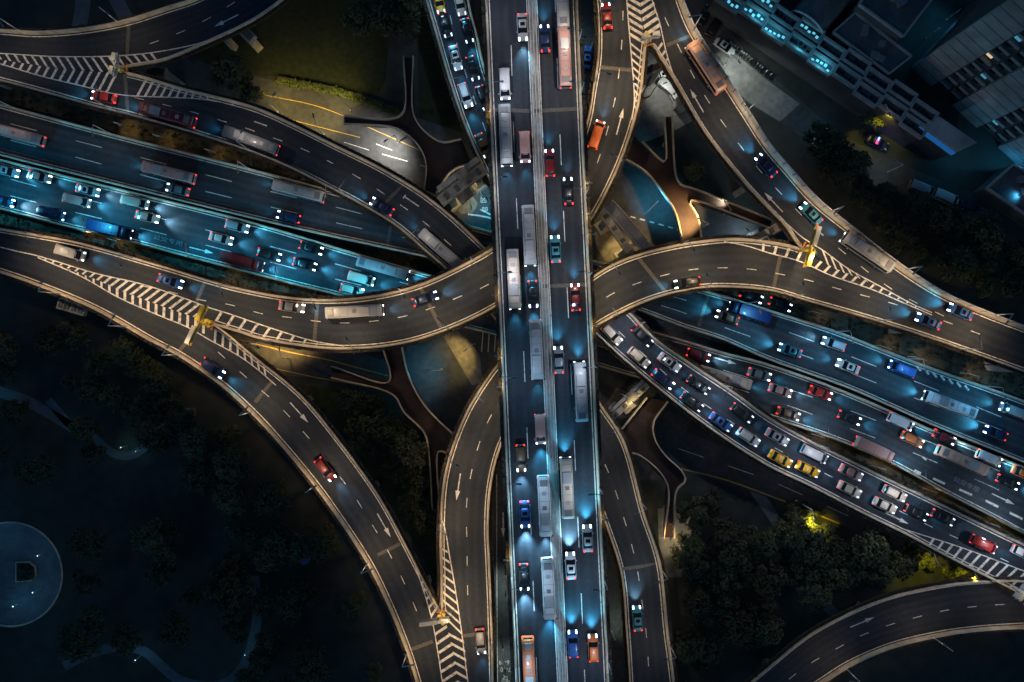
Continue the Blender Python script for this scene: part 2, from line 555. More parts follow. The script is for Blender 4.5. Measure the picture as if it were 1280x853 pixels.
glines(nw_o, [([(430, 178), (475, 192), (530, 208), (580, 225)], 0.15, 6, 3), ([(470, 180), (490, 188)], 0.15, 0, 0)], z=0.034)
glines(sw_o, [([(300, 425), (360, 440), (410, 450), (440, 458), (485, 470)], 0.22, 0, 0), ([(340, 460), (400, 473), (440, 480), (492, 492)], 0.16, 0, 0), ([(850, 586), (900, 598), (960, 619), (1050, 655)], 0.3, 0, 0)], 'line_yellow', 'kerb_line', z=0.050)
glines(sw_o, [([(848, 561), (880, 572), (926, 588), (960, 600), (1060, 645)], 0.16, 6, 6)], z=0.051)
mb = MB()
for pts, dsh in (([(788, 271), (815, 278), (850, 288)], 1.2), ([(600, 262), (617, 270)], 0), ([(585, 268), (600, 270), (618, 274)], 0)):
    wl = [P(q.x, q.y, 0.065) for q in catmull(pts, 16)]
    if dsh: dashes(mb, wl, 1.2, 1.0, 0.3)
    else: ribbon(mb, wl, 0.35)
for x in (600, 608, 616):
    ribbon(mb, [P(x + 4, 410, 0.065), P(x + 2, 440, 0.065)], 0.2)
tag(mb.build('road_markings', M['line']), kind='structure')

def lettering(parent, text, px, py, z, rot, size, sx=1.0, sy=1.0, mat='line'):
    cu = bpy.data.curves.new('lettering', 'FONT')
    cu.body = text
    cu.size = size
    cu.align_x = 'CENTER'; cu.align_y = 'CENTER'
    cu.materials.append(M[mat])
    o = bpy.data.objects.new('lettering', cu)
    link(o)
    o.parent = parent
    o.location = P(px, py, z) - origin(parent)
    o.rotation_euler = (0, 0, rot)
    o.scale = (sx, sy, 1)
    return o

lettering(ns_o, "16-19", 632, 828, 0.027, math.pi, 1.35)
lettering(ns_o, "7-10", 632, 837, 0.027, math.pi, 1.35)
lettering(ns_o, "专", 632, 849, 0.027, math.pi, 2.3)
lettering(ns_o, "区", 605, 250, 0.075, math.pi / 2, 1.5)
lettering(ns_o, "88", 606, 262, 0.075, 0, 1.4)

def arrow(parent, px, py, z, ang, mat='line', L=5.6):
    """straight-ahead arrow lying on a road, pointing to world angle ang"""
    m = MB()
    c = P(px, py, z)
    u = Vector((math.cos(ang), math.sin(ang), 0)); w = Vector((-u.y, u.x, 0))
    a, b, t = c - u * (L / 2), c + u * (L / 2 - 2.0), c + u * (L / 2)
    m.quad(a - w * .13, b - w * .13, b + w * .13, a + w * .13)
    m.poly([b - w * .48, t, b + w * .48])
    return m.build('direction_arrow', M[mat], parent)

arrow(ns_o, 629, 656, 0.027, -math.pi / 2)

# ------------------------------------------------------------------ elevated roads
RD = ROADS
RD['A'] = Road('A', [(606, 0), (615.5, 213), (625.5, 426), (634.5, 640), (644, 853)],
               [(722, 0), (731, 213), (741, 426), (751, 640), (761.5, 853)], 24.0, 120, (320, 320))
CGR = [(-40, 299), (0, 309), (47, 321), (120, 349), (180, 374), (230, 392), (262, 404)]
RD['CG'] = Road('CG', [(-40, 277), (0, 285), (100, 303), (200, 331), (300, 360), (380, 373), (450, 372), (520, 357), (580, 330), (622, 305), (680, 250), (715, 200), (733, 152), (740, 112), (746, 75), (747, 40), (745, 0), (743, -40)],
                CGR + [(300, 416), (330, 425), (420, 437), (500, 431), (560, 413), (625, 381), (690, 332), (736, 280), (772, 213), (794, 150), (802, 112), (806, 70), (808, 48), (803, 25), (799, 0), (796, -40)], 16.0, 240)
ECU = [(1300, 450), (1230, 420), (1165, 391), (1100, 359), (1040, 333), (1000, 311)]
DE = [(552, 763), (558, 780), (566, 815), (572, 853), (578, 890)]
RD['EC'] = Road('EC', ECU + [(960, 302), (915, 298), (877, 301), (840, 307), (790, 320), (760, 333), (738, 347), (680, 395), (628, 448), (610, 470), (580, 520), (556, 590), (550, 660), (551, 720)] + DE,
                [(1300, 473), (1211, 441), (1135, 415), (1060, 392), (1010, 378), (960, 364), (890, 360), (852, 365), (815, 375), (780, 390), (742, 412), (690, 465), (650, 515), (626, 560), (614, 610), (611, 660), (612.5, 700), (615, 760), (617.5, 853), (618, 890)], 16.0, 240)
RD['D'] = Road('D', CGR + [(270, 406), (320, 446), (378, 494), (428, 554), (470, 612), (487, 640), (517, 697), (545, 752)] + DE,
               [(-40, 331), (0, 341), (75, 368), (125, 390), (190, 427), (226, 446), (276, 481), (319, 520), (357, 562), (394, 607), (418, 640), (461, 706), (488, 762), (509, 815), (521, 853), (532, 890)], 16.0, 200)
RD['H'] = Road('H', [(796, -40), (799, 0), (803, 25), (808, 48), (816, 61), (842, 103), (879, 166), (915, 213), (938, 240), (960, 263), (980, 284), (1000, 311), (1040, 333), (1100, 359), (1165, 391), (1230, 420), (1300, 450)],
               [(838, -40), (850, 0), (865, 37), (902, 95), (932, 142), (960, 185), (984, 213), (1017, 250), (1070, 293), (1115, 328), (1172, 365), (1235, 393), (1280, 410), (1310, 421)], 16.0, 180)
BJ = [(-40, 66), (0, 74), (50, 83), (100, 89), (150, 90)]
RD['BF'] = Road('BF', BJ + [(175, 95), (225, 110), (320, 135), (370, 157), (420, 182), (480, 212), (540, 250), (612, 315), (660, 365), (705, 425), (748, 500), (780, 551), (805, 640), (825, 702), (835, 790), (843, 853), (846, 890)],
                [(-40, 92), (0, 102), (50, 115), (125, 136), (162, 145), (225, 162), (320, 193), (370, 214), (407, 233), (445, 253), (495, 283), (532, 315), (563, 342), (600, 378), (650, 440), (700, 520), (735, 600), (756, 655), (775, 715), (782, 790), (786, 853), (788, 890)],
                [(0, 13.0), (0.25, 13.0), (0.45, 9.0), (0.75, 9.0), (1, 11.0)], 220)
RD['J'] = Road('J', [(-40, 37), (0, 38), (50, 41), (112, 36), (162, 26), (212, 10), (245, -1), (300, -30)],
               BJ + [(163, 86), (206, 78), (260, 56), (320, 27), (358, 0), (400, -35)], 13.0, 90)
RD['SP'] = Road('SP', [(583, -40), (586, 0), (597, 45), (607, 88), (630, 150), (660, 220), (700, 290), (740, 345), (785, 388), (820, 424), (866, 456), (916, 489), (960, 521), (1010, 549), (1085, 586), (1193, 638), (1280, 680), (1330, 703)],
                [(524, -40), (532, 0), (545, 45), (560, 97), (582, 162), (605, 213), (617, 238), (660, 310), (700, 365), (745, 418), (815, 480), (891, 539), (960, 583), (1010, 607), (1080, 643), (1135, 670), (1185, 697), (1260, 735), (1320, 765)],
                9.0, 220)
RD['Q'] = Road('Q', [(935, 853), (960, 832), (1010, 792), (1060, 765), (1110, 745), (1160, 733), (1210, 726), (1260, 724), (1330, 728)],
               [(1027, 853), (1060, 832), (1110, 810), (1160, 797), (1210, 789), (1280, 784), (1340, 783)], 8.6, 90)
RD['KN'] = Road('KN', [(-40, 119), (0, 130), (150, 170), (320, 213), (420, 240), (560, 275), (740, 325), (895, 367), (960, 387), (1042, 413), (1148, 454), (1236, 485), (1320, 516)],
                [(-40, 185), (0, 195), (75, 214), (320, 275), (430, 300), (537, 323), (670, 355), (795, 388), (855, 410), (902, 425), (960, 450), (1060, 486), (1160, 530), (1280, 579), (1330, 600)], 2.2, 200)
RD['MO'] = Road('MO', [(-40, 189), (0, 199), (75, 218), (320, 279), (430, 312), (547, 346), (680, 382), (824, 417), (867, 429), (900, 439), (960, 455), (1060, 491), (1160, 535), (1280, 584), (1330, 605)],
                [(-40, 253), (0, 262), (75, 282), (150, 300), (250, 326), (320, 344), (370, 357), (415, 368), (520, 395), (640, 425), (760, 462), (880, 497), (975, 527), (1035, 547), (1110, 578), (1185, 619), (1236, 645), (1330, 695)], 2.0, 200)

ROAD_TEXT = {
    'A': 'straight viaduct on the topmost level running from top edge to bottom edge',
    'CG': 'dark curved ramp passing under the viaduct from the left edge up to the top edge',
    'EC': 'dark curved ramp bending from the right edge under the viaduct to the bottom edge',
    'D': 'curved ramp over the unlit park between the left edge and bottom edge',
    'H': 'curved ramp with a tall noise barrier beside the apartment towers',
    'BF': 'lower ramp joining the striped fork at top left with the bottom of the viaduct',
    'J': 'short curved ramp in the top left corner above the striped fork',
    'SP': 'blue lit ramp jammed with stationary cars and yellow taxis',
    'Q': 'dark empty curved ramp in the bottom right corner',
}
ROOT = {}

PAR = [(0.0, -0.02), (0.0, 0.95), (0.12, 1.0), (0.26, 1.0), (0.32, 0.9), (0.42, 0.35), (0.50, -0.02)]

def side_run(pts, sgn, i0, i1):
    return [p.copy() for p in pts[i0:i1]]

def build_road(key, kind='thing', gird=True, lskip=(), rskip=(), planter=True):
    """lskip / rskip: pixel x,y boxes where that edge has no parapet (shared fork decks)"""
    r = RD[key]
    base = Vector((r.C[len(r.C) // 2].x, r.C[len(r.C) // 2].y, 0))
    if kind == 'thing':
        root = empty('overpass', base, ROAD_TEXT[key], 'overpass')
        root['group'] = 'elevated roads of the interchange'
    else:
        root = empty('road', base, kind='structure')
    ROOT[key] = root
    m = MB(); slab(m, r.L, r.R, 1.0 if kind == 'thing' else 2.1)
    dk = m.build('road_deck', M['asphalt' if kind == 'thing' else 'asphalt_low'], root)
    at = dk.data.attributes.new('lane', 'FLOAT_VECTOR', 'POINT')
    run_ = 0.0; buf = []
    for i in range(r.n):
        if i: run_ += (r.C[i] - r.C[i - 1]).length
        wd = (r.R[i] - r.L[i]).length
        buf += [-wd / 2, run_, 0, wd / 2, run_, 0, wd / 2, run_, 0, -wd / 2, run_, 0]
    at.data.foreach_set('vector', buf)
    if gird:
        m = MB()
        l2 = [a.lerp(b, 0.25) - Vector((0, 0, 1.004)) for a, b in zip(r.L, r.R)]
        r2 = [a.lerp(b, 0.75) - Vector((0, 0, 1.004)) for a, b in zip(r.L, r.R)]
        slab(m, l2, r2, 1.3)
        m.build('box_girder', M['concrete'], root)
    rng = random.Random(sum(ord(ch) for ch in key))
    lines = MB()
    flip = ((r.R[0] - r.L[0]).cross(r.L[1] - r.L[0])).z        # >0: left edge lies to the left of travel
    for side, pts, px, skips in (('L', r.L, r.pl, lskip), ('R', r.R, r.pr, rskip)):
        keep = [not any(x0 <= q.x <= x1 and y0 <= q.y <= y1 for (x0, y0, x1, y1) in skips) for q in px]
        i = 0
        while i < len(pts):
            if not keep[i]:
                i += 1; continue
            j = i
            while j + 1 < len(pts) and keep[j + 1]: j += 1
            if j - i >= 3:
                run = pts[i:j + 1]
                inside = (r.C[(i + j) // 2] - pts[(i + j) // 2])
                t = pts[min(len(pts) - 1, (i + j) // 2 + 1)] - pts[(i + j) // 2 - 1]
                s = 1.0 if Vector((-t.y, t.x, 0)).dot(inside) > 0 else -1.0
                m = MB()
                prof = [(x * s, y) for x, y in PAR]
                if s < 0: prof = prof[::-1]
                wallstrip(m, run, prof)
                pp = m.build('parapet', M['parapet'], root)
                # hand rail on the parapet
                m = MB()
                rail = [p + Vector((0, 0, 1.28)) for p in offset_line(run, 0.2 * s)]
                wallstrip(m, rail, [(-0.05, -0.05), (0.05, -0.05), (0.05, 0.05), (-0.05, 0.05)])
                Lr = plen(rail); d = 0.5
                while d < Lr:
                    q, tt = at_len(rail, d)
                    m.box((q.x, q.y, q.z - 0.30), (0.07, 0.07, 0.30))
                    d += 2.5
                m.build('hand_rail', M['galv'], pp)
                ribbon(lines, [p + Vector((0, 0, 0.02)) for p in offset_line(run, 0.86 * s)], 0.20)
                if planter:
                    m = MB()
                    wallstrip(m, offset_line(run, -0.35 * s), [(-0.30, -0.1), (0.30, -0.1), (0.34, 0.45), (-0.34, 0.45)])
                    pb = m.build('planter_box', M['trough'], root)
                    m = MB()
                    mid = [p + Vector((0, 0, 0.62)) for p in offset_line(run, -0.42 * s)]
                    Lr = plen(mid); d = 0.0
                    while d < Lr:
                        q, tt = at_len(mid, d)
                        if rng.random() < 0.86:
                            leaf_quads(m, q + Vector((rng.uniform(-.1, .1), rng.uniform(-.1, .1), rng.uniform(-.1, .12))), rng.uniform(.25, .5), rng.randint(3, 6), 0.15, rng, 0.6)
                        d += 0.42
                    m.build('shrubs', M['leaf_dry'], pb)
            i = j + 1
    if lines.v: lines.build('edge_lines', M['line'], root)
    return root

def lanes(key, items, w=0.16):
    r = RD[key]
    m = MB()
    for pts, dash, gap, st in items:
        wl = r.world(pts, dz=0.022)
        if dash: dashes(m, wl, dash, gap, w, st)
        else: ribbon(m, wl, w + 0.04)
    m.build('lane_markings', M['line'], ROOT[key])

def chevrons(key, A, B, n, shift, w=0.55, t0=0.0, t1=1.0, dz=0.024, kind='V', name='chevron_markings', slant=0.0):
    r = RD[key]
    a = r.world(A, 60, dz); b = r.world(B, 60, dz)
    m = MB()
    for i in range(n):
        t = t0 + (t1 - t0) * (i + 0.5) / n
        k = t * 59; i0 = min(58, int(k)); u = k - i0
        l = a[i0].lerp(a[i0 + 1], u); q = b[i0].lerp(b[i0 + 1], u)
        T = ((a[i0 + 1] - a[i0]).normalized() + (b[i0 + 1] - b[i0]).normalized()).normalized()
        wid = (q - l).length
        if wid < 0.25: continue
        ww = T * min(w, 0.25 + wid * 0.2)
        if kind == 'V':
            mid = (l + q) / 2 + T * (shift * wid / 2)
            m.quad(l, l + ww, mid + ww, mid)
            m.quad(mid, mid + ww, q + ww, q)
        else:
            e = q + T * slant * wid
            m.quad(l, l + ww, e + ww, e)
    m.build(name, M['line'], ROOT[key])

def solid(key, polys, w=0.22, mat='line', name='fork_lines'):
    r = RD[key]
    m = MB()
    for p in polys: ribbon(m, r.world(p, dz=0.026), w)
    m.build(name, M[mat], ROOT[key])

def joints(key, segs, w=0.75):
    r = RD[key]
    for (a, b) in segs:
        m = MB()
        pa, pb = r.put(*a, 0.014), r.put(*b, 0.014)
        u = (pb - pa).normalized(); t = Vector((-u.y, u.x, 0))
        m.quad(pa - t * w / 2, pb - t * w / 2, pb + t * w / 2, pa + t * w / 2)
        o = m.build('expansion_joint', M['joint'], ROOT[key])
        if o.data.polygons[0].normal.z < 0: o.data.flip_normals()

def arrow_on(key, px, py, sgn):
    r = RD[key]
    t = r.tangent(px, py) * sgn
    arrow(ROOT[key], px, py, r.zat(px, py) + 0.028, math.atan2(t.y, t.x))

# --- build them (boxes without parapets are the shared fork decks)
build_road('A')
build_road('CG', rskip=[(-200, 280, 264, 406), (790, -200, 812, 46)])
build_road('EC', lskip=[(1003, 300, 1500, 560), (550, 766, 620, 1000)])
build_road('D', lskip=[(-200, 280, 266, 406), (553, 766, 620, 1000)])
build_road('H', lskip=[(780, -200, 812, 54), (1001, 300, 1500, 560)])
build_road('BF', lskip=[(-200, 40, 158, 100)])
build_road('J', rskip=[(-200, 40, 158, 100)])
build_road('SP')
build_road('Q')
build_road('KN', 'structure', gird=False, planter=False)
build_road('MO', 'structure', gird=False, planter=False)

# median of the straight viaduct
m = MB()
rA = RD['A']
mid = [a.lerp(b, 0.505) for a, b in zip(rA.L, rA.R)]
for d in (-0.62, 0.0, 0.62):
    rail = [p + Vector((0, 0, 0.72)) for p in offset_line(mid, d)]
    wallstrip(m, rail, [(-0.09, -0.14), (0.09, -0.14), (0.09, 0.12), (-0.09, 0.12)])
    Lr = plen(rail); q = 0
    while q < Lr:
        c, _ = at_len(rail, q)
        m.box((c.x, c.y, c.z - 0.72), (0.09, 0.09, 0.60)); q += 3.0
md = m.build('median_guardrail', M['galv'], ROOT['A'])
m = MB()
ribbon(m, [p + Vector((0, 0, 0.022)) for p in offset_line(mid, 1.0)], 0.16)
ribbon(m, [p + Vector((0, 0, 0.022)) for p in offset_line(mid, -1.0)], 0.16)
m.build('median_lines', M['line'], ROOT['A'])
m = MB(); ribbon(m, [p + Vector((0, 0, 0.012)) for p in mid], 1.7); m.build('median_strip', M['concrete'], ROOT['A'])

# noise barrier on the ramp beside the towers
rH = RD['H']
m = MB(); m2 = MB()
run = [p + Vector((0, 0, 1.0)) for p in offset_line(rH.R, 0.18 if Vector((-(rH.R[90]-rH.R[88]).y, (rH.R[90]-rH.R[88]).x, 0)).dot(rH.C[89]-rH.R[89]) > 0 else -0.18)]
wallstrip(m, run, [(-0.05, 0), (0.05, 0), (0.05, 1.9), (-0.05, 1.9)])
nb = m.build('noise_barrier', M['galv'], ROOT['H'])
Lr = plen(run); d = 0
while d < Lr:
    q, tt = at_len(run, d)
    m2.box((q.x, q.y, q.z - 0.02), (0.22, 0.22, 2.1), math.atan2(tt.y, tt.x)); d += 3.0
m2.build('barrier_posts', M['steel'], nb)

# lane lines
lanes('A', [([(634.5, -160), (642, 165), (654, 426), (671.5, 853), (678, 1000)], 6, 9, 4.0),
            ([(690, -160), (697, 93), (712, 426), (729, 800), (737, 1000)], 6, 9, 6.5)])
lanes('CG', [([(175, 357), (216, 366), (250, 375), (287, 381), (330, 393), (362, 397), (398, 402), (435, 404), (472, 401), (508, 395), (543, 384), (577, 370), (610, 356), (680, 300), (735, 230), (752, 188), (762, 152), (770, 118), (775, 80), (778, 40), (779, 0), (779, -40)], 2, 4.0, 0)])
lanes('EC', [([(1225, 418), (1190, 405), (1117, 380), (1081, 370), (1047, 361), (1012, 351), (976, 343), (941, 337), (904, 335), (866, 337), (831, 344), (795, 355), (761, 370), (700, 420), (640, 480), (611, 525), (597, 561), (588, 597), (583, 633), (583.5, 672), (584, 710), (585, 760)], 2, 4, 0)])
lanes('D', [([(268, 436), (290, 456), (317, 480), (346, 505), (373, 533), (397, 561), (420, 590), (442, 619), (462, 651), (481, 682), (499, 716), (515, 750), (529, 786)], 2, 4, 1)])
lanes('H', [([(818, -12), (832, 24), (849, 60), (866, 94), (885, 126), (906, 157), (929, 187), (953, 217), (979, 245), (1005, 272), (1032, 297), (1060, 320), (1090, 344), (1120, 365), (1150, 381), (1192, 401)], 2, 4, 0)])
lanes('BF', [([(168, 122), (201, 130), (236, 139), (270, 149), (303, 159), (337, 171), (370, 183), (401, 197), (434, 214), (464, 232), (494, 252), (524, 273), (550, 295), (577, 319), (625, 365), (680, 440), (735, 540), (755, 578), (768, 610), (779, 645), (789, 679), (797, 714), (802, 749), (807, 785), (810, 821), (812, 860)], 2, 4, 0)])
lanes('J', [([(187, 55), (220, 43), (252, 28), (282, 10), (310, -8)], 2, 4, 0)])
lanes('SP', [([(556, -15), (561, 12), (569, 47), (579, 82), (590, 116), (602, 150), (618, 190), (680, 300), (735, 375), (774, 415), (800, 439), (827, 463), (854, 486), (883, 507), (913, 527), (943, 546), (972, 562), (1004, 578), (1037, 595), (1070, 612), (1102, 628), (1135, 644), (1167, 660), (1197, 673), (1227, 687), (1270, 707)], 2, 4, 0)])
lanes('Q', [([(958, 870), (985, 850), (1012, 830), (1044, 812), (1076, 795), (1110, 782), (1145, 772), (1183, 763), (1213, 759), (1249, 756), (1300, 755)], 2, 4, 0)])
lanes('KN', [([(-68, 134), (17, 156), (102, 178), (187, 200), (270, 222), (352, 243), (435, 263), (560, 298), (700, 335), (852, 374), (990, 417), (1079, 452), (1159, 483), (1238, 516), (1310, 545)], 6, 9, 0),
             ([(-68, 154), (15, 176), (96, 197), (181, 220), (267, 242), (347, 261), (430, 281), (560, 310), (700, 348), (836, 385), (915, 413), (995, 441), (1075, 471), (1152, 501), (1232, 530), (1310, 562)], 6, 9, 0)])
lanes('MO', [([(-68, 203), (12, 224), (90, 245), (173, 266), (255, 287), (337, 308), (419, 330), (497, 352), (680, 400), (830, 437), (901, 462), (983, 486), (1064, 514), (1145, 546), (1226, 579), (1300, 612)], 6, 9, 0),
             ([(-68, 223), (10, 244), (87, 264), (170, 284), (251, 305), (335, 327), (415, 348), (680, 413), (895, 478), (976, 504), (1055, 533), (1136, 564), (1216, 598), (1300, 636)], 6, 9, 0)])

# forks
solid('CG', [[(-20, 304), (20, 314), (47, 320), (120, 342), (180, 356), (230, 373), (262, 385), (282, 391), (320, 404), (350, 414), (390, 426), (430, 433)], [(783, -20), (783.5, 0), (787, 45), (790, 80), (793, 125), (790, 150)]])
solid('D', [[(47, 322), (100, 345), (150, 373), (200, 395), (236, 410), (260, 424), (300, 446), (322, 462), (345, 482)], [(505, 678), (512, 690), (525, 725), (540, 775), (548, 820), (553, 853), (557, 880)]])
chevrons('CG', [(52, 321), (120, 342), (180, 356), (230, 373), (262, 385)], [(52, 323.5), (120, 349.5), (180, 374.5), (230, 392.5), (258, 402)], 21, 0, kind='S', slant=-0.75, w=0.6)
chevrons('D', [(52, 323.5), (120, 349.5), (180, 374.5), (230, 392.5), (258, 402)], [(52, 325), (100, 346), (150, 373), (200, 395), (240, 412)], 21, 0, kind='S', slant=0.9, w=0.6)
chevrons('CG', [(268, 387), (300, 397), (340, 411), (390, 426), (420, 432)], [(272, 404), (300, 413.5), (340, 424), (390, 431), (420, 433)], 10, 0, kind='S', slant=-0.7)
chevrons('D', [(262, 425), (290, 440), (322, 462), (335, 474)], [(268, 410), (290, 425), (318, 448), (335, 463)], 8, 0, kind='S', slant=-0.3)
solid('EC', [[(905, 302), (935, 308), (960, 316), (1000, 327), (1040, 345), (1090, 362), (1130, 379), (1165, 394)], [(551, 645), (557, 665), (561, 690), (568, 730), (577, 790), (585, 853), (590, 880)]])
solid('H', [[(985, 281), (1003, 297), (1030, 314), (1060, 336), (1100, 358), (1140, 380), (1165, 391)], [(813, -10), (815, 0), (825, 30), (832, 62), (845, 102), (862, 132)]])
chevrons('H', [(1022, 309), (1045, 325), (1075, 345), (1110, 363), (1150, 384)], [(1022, 323.5), (1045, 336), (1075, 348), (1110, 364.5), (1150, 385)], 12, 0, kind='S', slant=0.6)
chevrons('EC', [(1020, 323.5), (1045, 336), (1075, 348), (1110, 364.5), (1150, 385)], [(1020, 336), (1045, 347), (1075, 357), (1110, 369), (1150, 387)], 12, 0, kind='S', slant=-0.7)
chevrons('EC', [(945, 311), (970, 319), (1000, 327.5), (1015, 334)], [(940, 302), (970, 307), (1000, 314), (1015, 321)], 5, 0, kind='S', slant=0.5)
solid('J', [[(-20, 67), (0, 67), (75, 71), (162, 69), (225, 60), (262, 50), (300, 32)]])
solid('BF', [[(-20, 76), (0, 80), (50, 95), (100, 107), (140, 117), (165, 120), (215, 122), (250, 124), (300, 132)]])
chevrons('J', [(-10, 67), (30, 69), (75, 71), (120, 70.5), (150, 70)], [(-10, 73), (30, 79.5), (75, 86), (120, 90), (150, 90)], 15, 0, kind='S', slant=0.7)
chevrons('BF', [(-10, 73), (30, 79.5), (75, 86), (120, 90), (150, 90)], [(-10, 78), (30, 89), (75, 101), (120, 112), (150, 118)], 15, 0, kind='S', slant=-0.5)
chevrons('J', [(150, 70), (165, 69), (180, 67.5), (192, 66)], [(158, 86), (172, 83), (185, 80), (196, 77)], 4, 0, kind='S', slant=0.3)
chevrons('BF', [(165, 120), (200, 121.5), (230, 123), (262, 126)], [(172, 98), (200, 106), (230, 114), (262, 122)], 10, 0, kind='S', slant=0.2)
chevrons('CG', [(783.5, -10), (785, 15), (787, 45)], [(799, -10), (802, 20), (807, 46)], 6, 0, kind='S', slant=0.6, w=0.75)
chevrons('H', [(799, -10), (802, 20), (807, 46)], [(813.5, -10), (820, 15), (829, 46)], 6, 0, kind='S', slant=-0.6, w=0.75)
chevrons('CG', [(787.5, 48), (790, 80), (793, 118), (793, 135)], [(803, 54), (803, 80), (800, 115), (796, 140)], 9, 0, kind='S', slant=0.4)
chevrons('H', [(815, 63), (830, 87), (842, 107), (852, 123)], [(829, 55), (838, 82), (847, 105), (857, 124)], 8, 0, kind='S', slant=-0.5)
chevrons('D', [(543, 785), (548, 815), (553, 853), (557, 880)], [(559, 785), (566, 815), (572, 853), (578, 880)], 8, 0, kind='S', slant=-0.6, w=0.6)
chevrons('EC', [(559, 785), (566, 815), (572, 853), (578, 880)], [(577, 785), (581, 815), (585.5, 853), (590, 880)], 8, 0, kind='S', slant=0.6, w=0.6)
chevrons('D', [(512, 690), (525, 725), (540, 775), (542, 785)], [(519, 703), (532, 728), (548, 760), (553, 775)], 9, 0, kind='S', slant=-0.5)
chevrons('EC', [(553, 680), (553, 710), (553, 745), (556, 775)], [(558, 680), (564, 710), (571, 745), (576, 785)], 9, 0, kind='S', slant=0.5)
solid('SP', [[(1125, 660), (1150, 668), (1200, 684), (1280, 714), (1320, 730)]])
chevrons('SP', [(1160, 671), (1200, 684), (1280, 714), (1310, 726)], [(1160, 682), (1200, 702), (1262, 733), (1300, 752)], 13, 0, kind='S', slant=-0.5)

# joints and arrows
joints('J', [((161, 29), (159, 69))])
joints('CG', [((397, 376), (393, 425)), ((525, 359), (552, 411)), ((749, 84), (789, 88)), ((257, 350), (243, 384))])
joints('EC', [((796, 320), (838, 373)), ((976, 318), (966, 364)), ((579, 795), (615, 791))])
joints('D', [((244, 416), (222, 441)), ((341, 476), (319, 503)), ((500, 680), (472, 694)), ((541, 802), (514, 812))])
joints('H', [((833, 57), (870, 42)), ((1000, 262), (1016, 249))])
joints('A', [((679, 358), (737, 356)), ((614, 137), (662, 139)), ((668, 139), (726, 136))])
joints('BF', [((156, 93), (160, 144)), ((505, 228), (470, 268)), ((774, 712), (824, 705))])
joints('KN', [((886, 368), (873, 408)), ((492, 259), (484, 310))])
joints('SP', [((834, 468), (812, 476))])
for k, x, y, s in (('CG', 775, 152, 1), ('H', 871, 126, -1), ('H', 967, 253, -1), ('BF', 318, 152, -1), ('BF', 510, 249, -1), ('J', 283, 26, -1),
                   ('D', 374, 516, 1), ('D', 480, 657, 1), ('EC', 573, 609, 1), ('SP', 1121, 648, 1), ('Q', 1078, 778, 1),
                   ('MO', 1254, 624, 1), ('MO', 906, 451, 1), ('MO', 252, 313, 1)):
    arrow_on(k, x, y, s)
tM = RD['MO'].tangent(205, 300); aM = math.atan2(tM.y, tM.x)
lettering(ROOT['MO'], "公交专用", 210, 301, 2.03, aM, 1.15, 1.5, 1, 'worn_line')
tM = RD['MO'].tangent(1205, 608); aM = math.atan2(tM.y, tM.x)
lettering(ROOT['MO'], "公交专用", 1208, 606, 2.03, aM, 1.25, 1.3, 1, 'worn_line')
m = MB()
for (a, b) in (((1143, 588), (1151, 592)), ((1153, 571), (1158, 575)), ((1166, 598), (1181, 605)), ((1199, 612), (1215, 619)), ((1232, 626), (1248, 634)), ((1262, 641), (1278, 649))):
    ribbon(m, [RD['MO'].put(*a, 0.03), RD['MO'].put(*b, 0.03)], 0.5)
m.build('block_markings', M['line'], ROOT['MO'])
m = MB()
for i in range(7):
    x = 1146 + i * 10; y = 458 + i * 4
    ribbon(m, [RD['KN'].put(x, y, 0.03), RD['KN'].put(x + 5, y + 6, 0.03)], 0.45)
m.build('block_markings', M['line'], ROOT['KN'])

# verges and undergrowth in the gaps between neighbouring decks
def verge(a, ea, b, eb, i0, i1, z=0.052):
    A = (RD[a].pl if ea == 'L' else RD[a].pr); B = (RD[b].pl if eb == 'L' else RD[b].pr)
    A = [q for q in A if i0 <= q.x <= i1]; B = [q for q in B if i0 <= q.x <= i1]
    if A[0].x > A[-1].x: A = A[::-1]
    if B[0].x > B[-1].x: B = B[::-1]
    A, B = resample(A, 50), resample(B, 50)
    m = MB()
    for i in range(49): m.quad(P(A[i].x, A[i].y, z), P(B[i].x, B[i].y, z), P(B[i + 1].x, B[i + 1].y, z), P(A[i + 1].x, A[i + 1].y, z))
    o = m.build('pavement', M['verge'])
    if o.data.polygons[0].normal.z < 0: o.data.flip_normals()
    tag(o, kind='structure')
    rg = random.Random(int(i0) + 5); m = MB()
    for i in range(0, 50):
        for k in range(9):
            t = rg.uniform(.1, .9)
            if rg.random() < .5:
                q = A[i].lerp(B[i], t); leaf_quads(m, P(q.x + rg.uniform(-6, 6), q.y, .45), rg.uniform(.3, .8), 9, .17, rg, .6)
    tag(m.build('undergrowth', M['leaf_dry']), 'low scrub growing in the strip between two decks', 'undergrowth', kind='stuff')
verge('BF', 'R', 'KN', 'L', -40, 480)
verge('MO', 'R', 'CG', 'L', -40, 400, 0.056)
verge('EC', 'R', 'KN', 'L', 900, 1320, 0.060)
verge('MO', 'R', 'SP', 'R', 870, 1320, 0.064)
verge('KN', 'R', 'MO', 'L', 430, 600, 0.068)

# ------------------------------------------------------------------ piers that carry the decks (only where no lower road runs)
def over_lower(p, key, zt):
    for k, r in RD.items():
        if k == key: continue
        for i in range(0, r.n, 2):
            if r.z[i] < zt - 1.5:
                hw = (r.L[i] - r.R[i]).to_2d().length / 2 + 1.2
                if (r.C[i].to_2d() - p.to_2d()).length < hw: return True
    return False

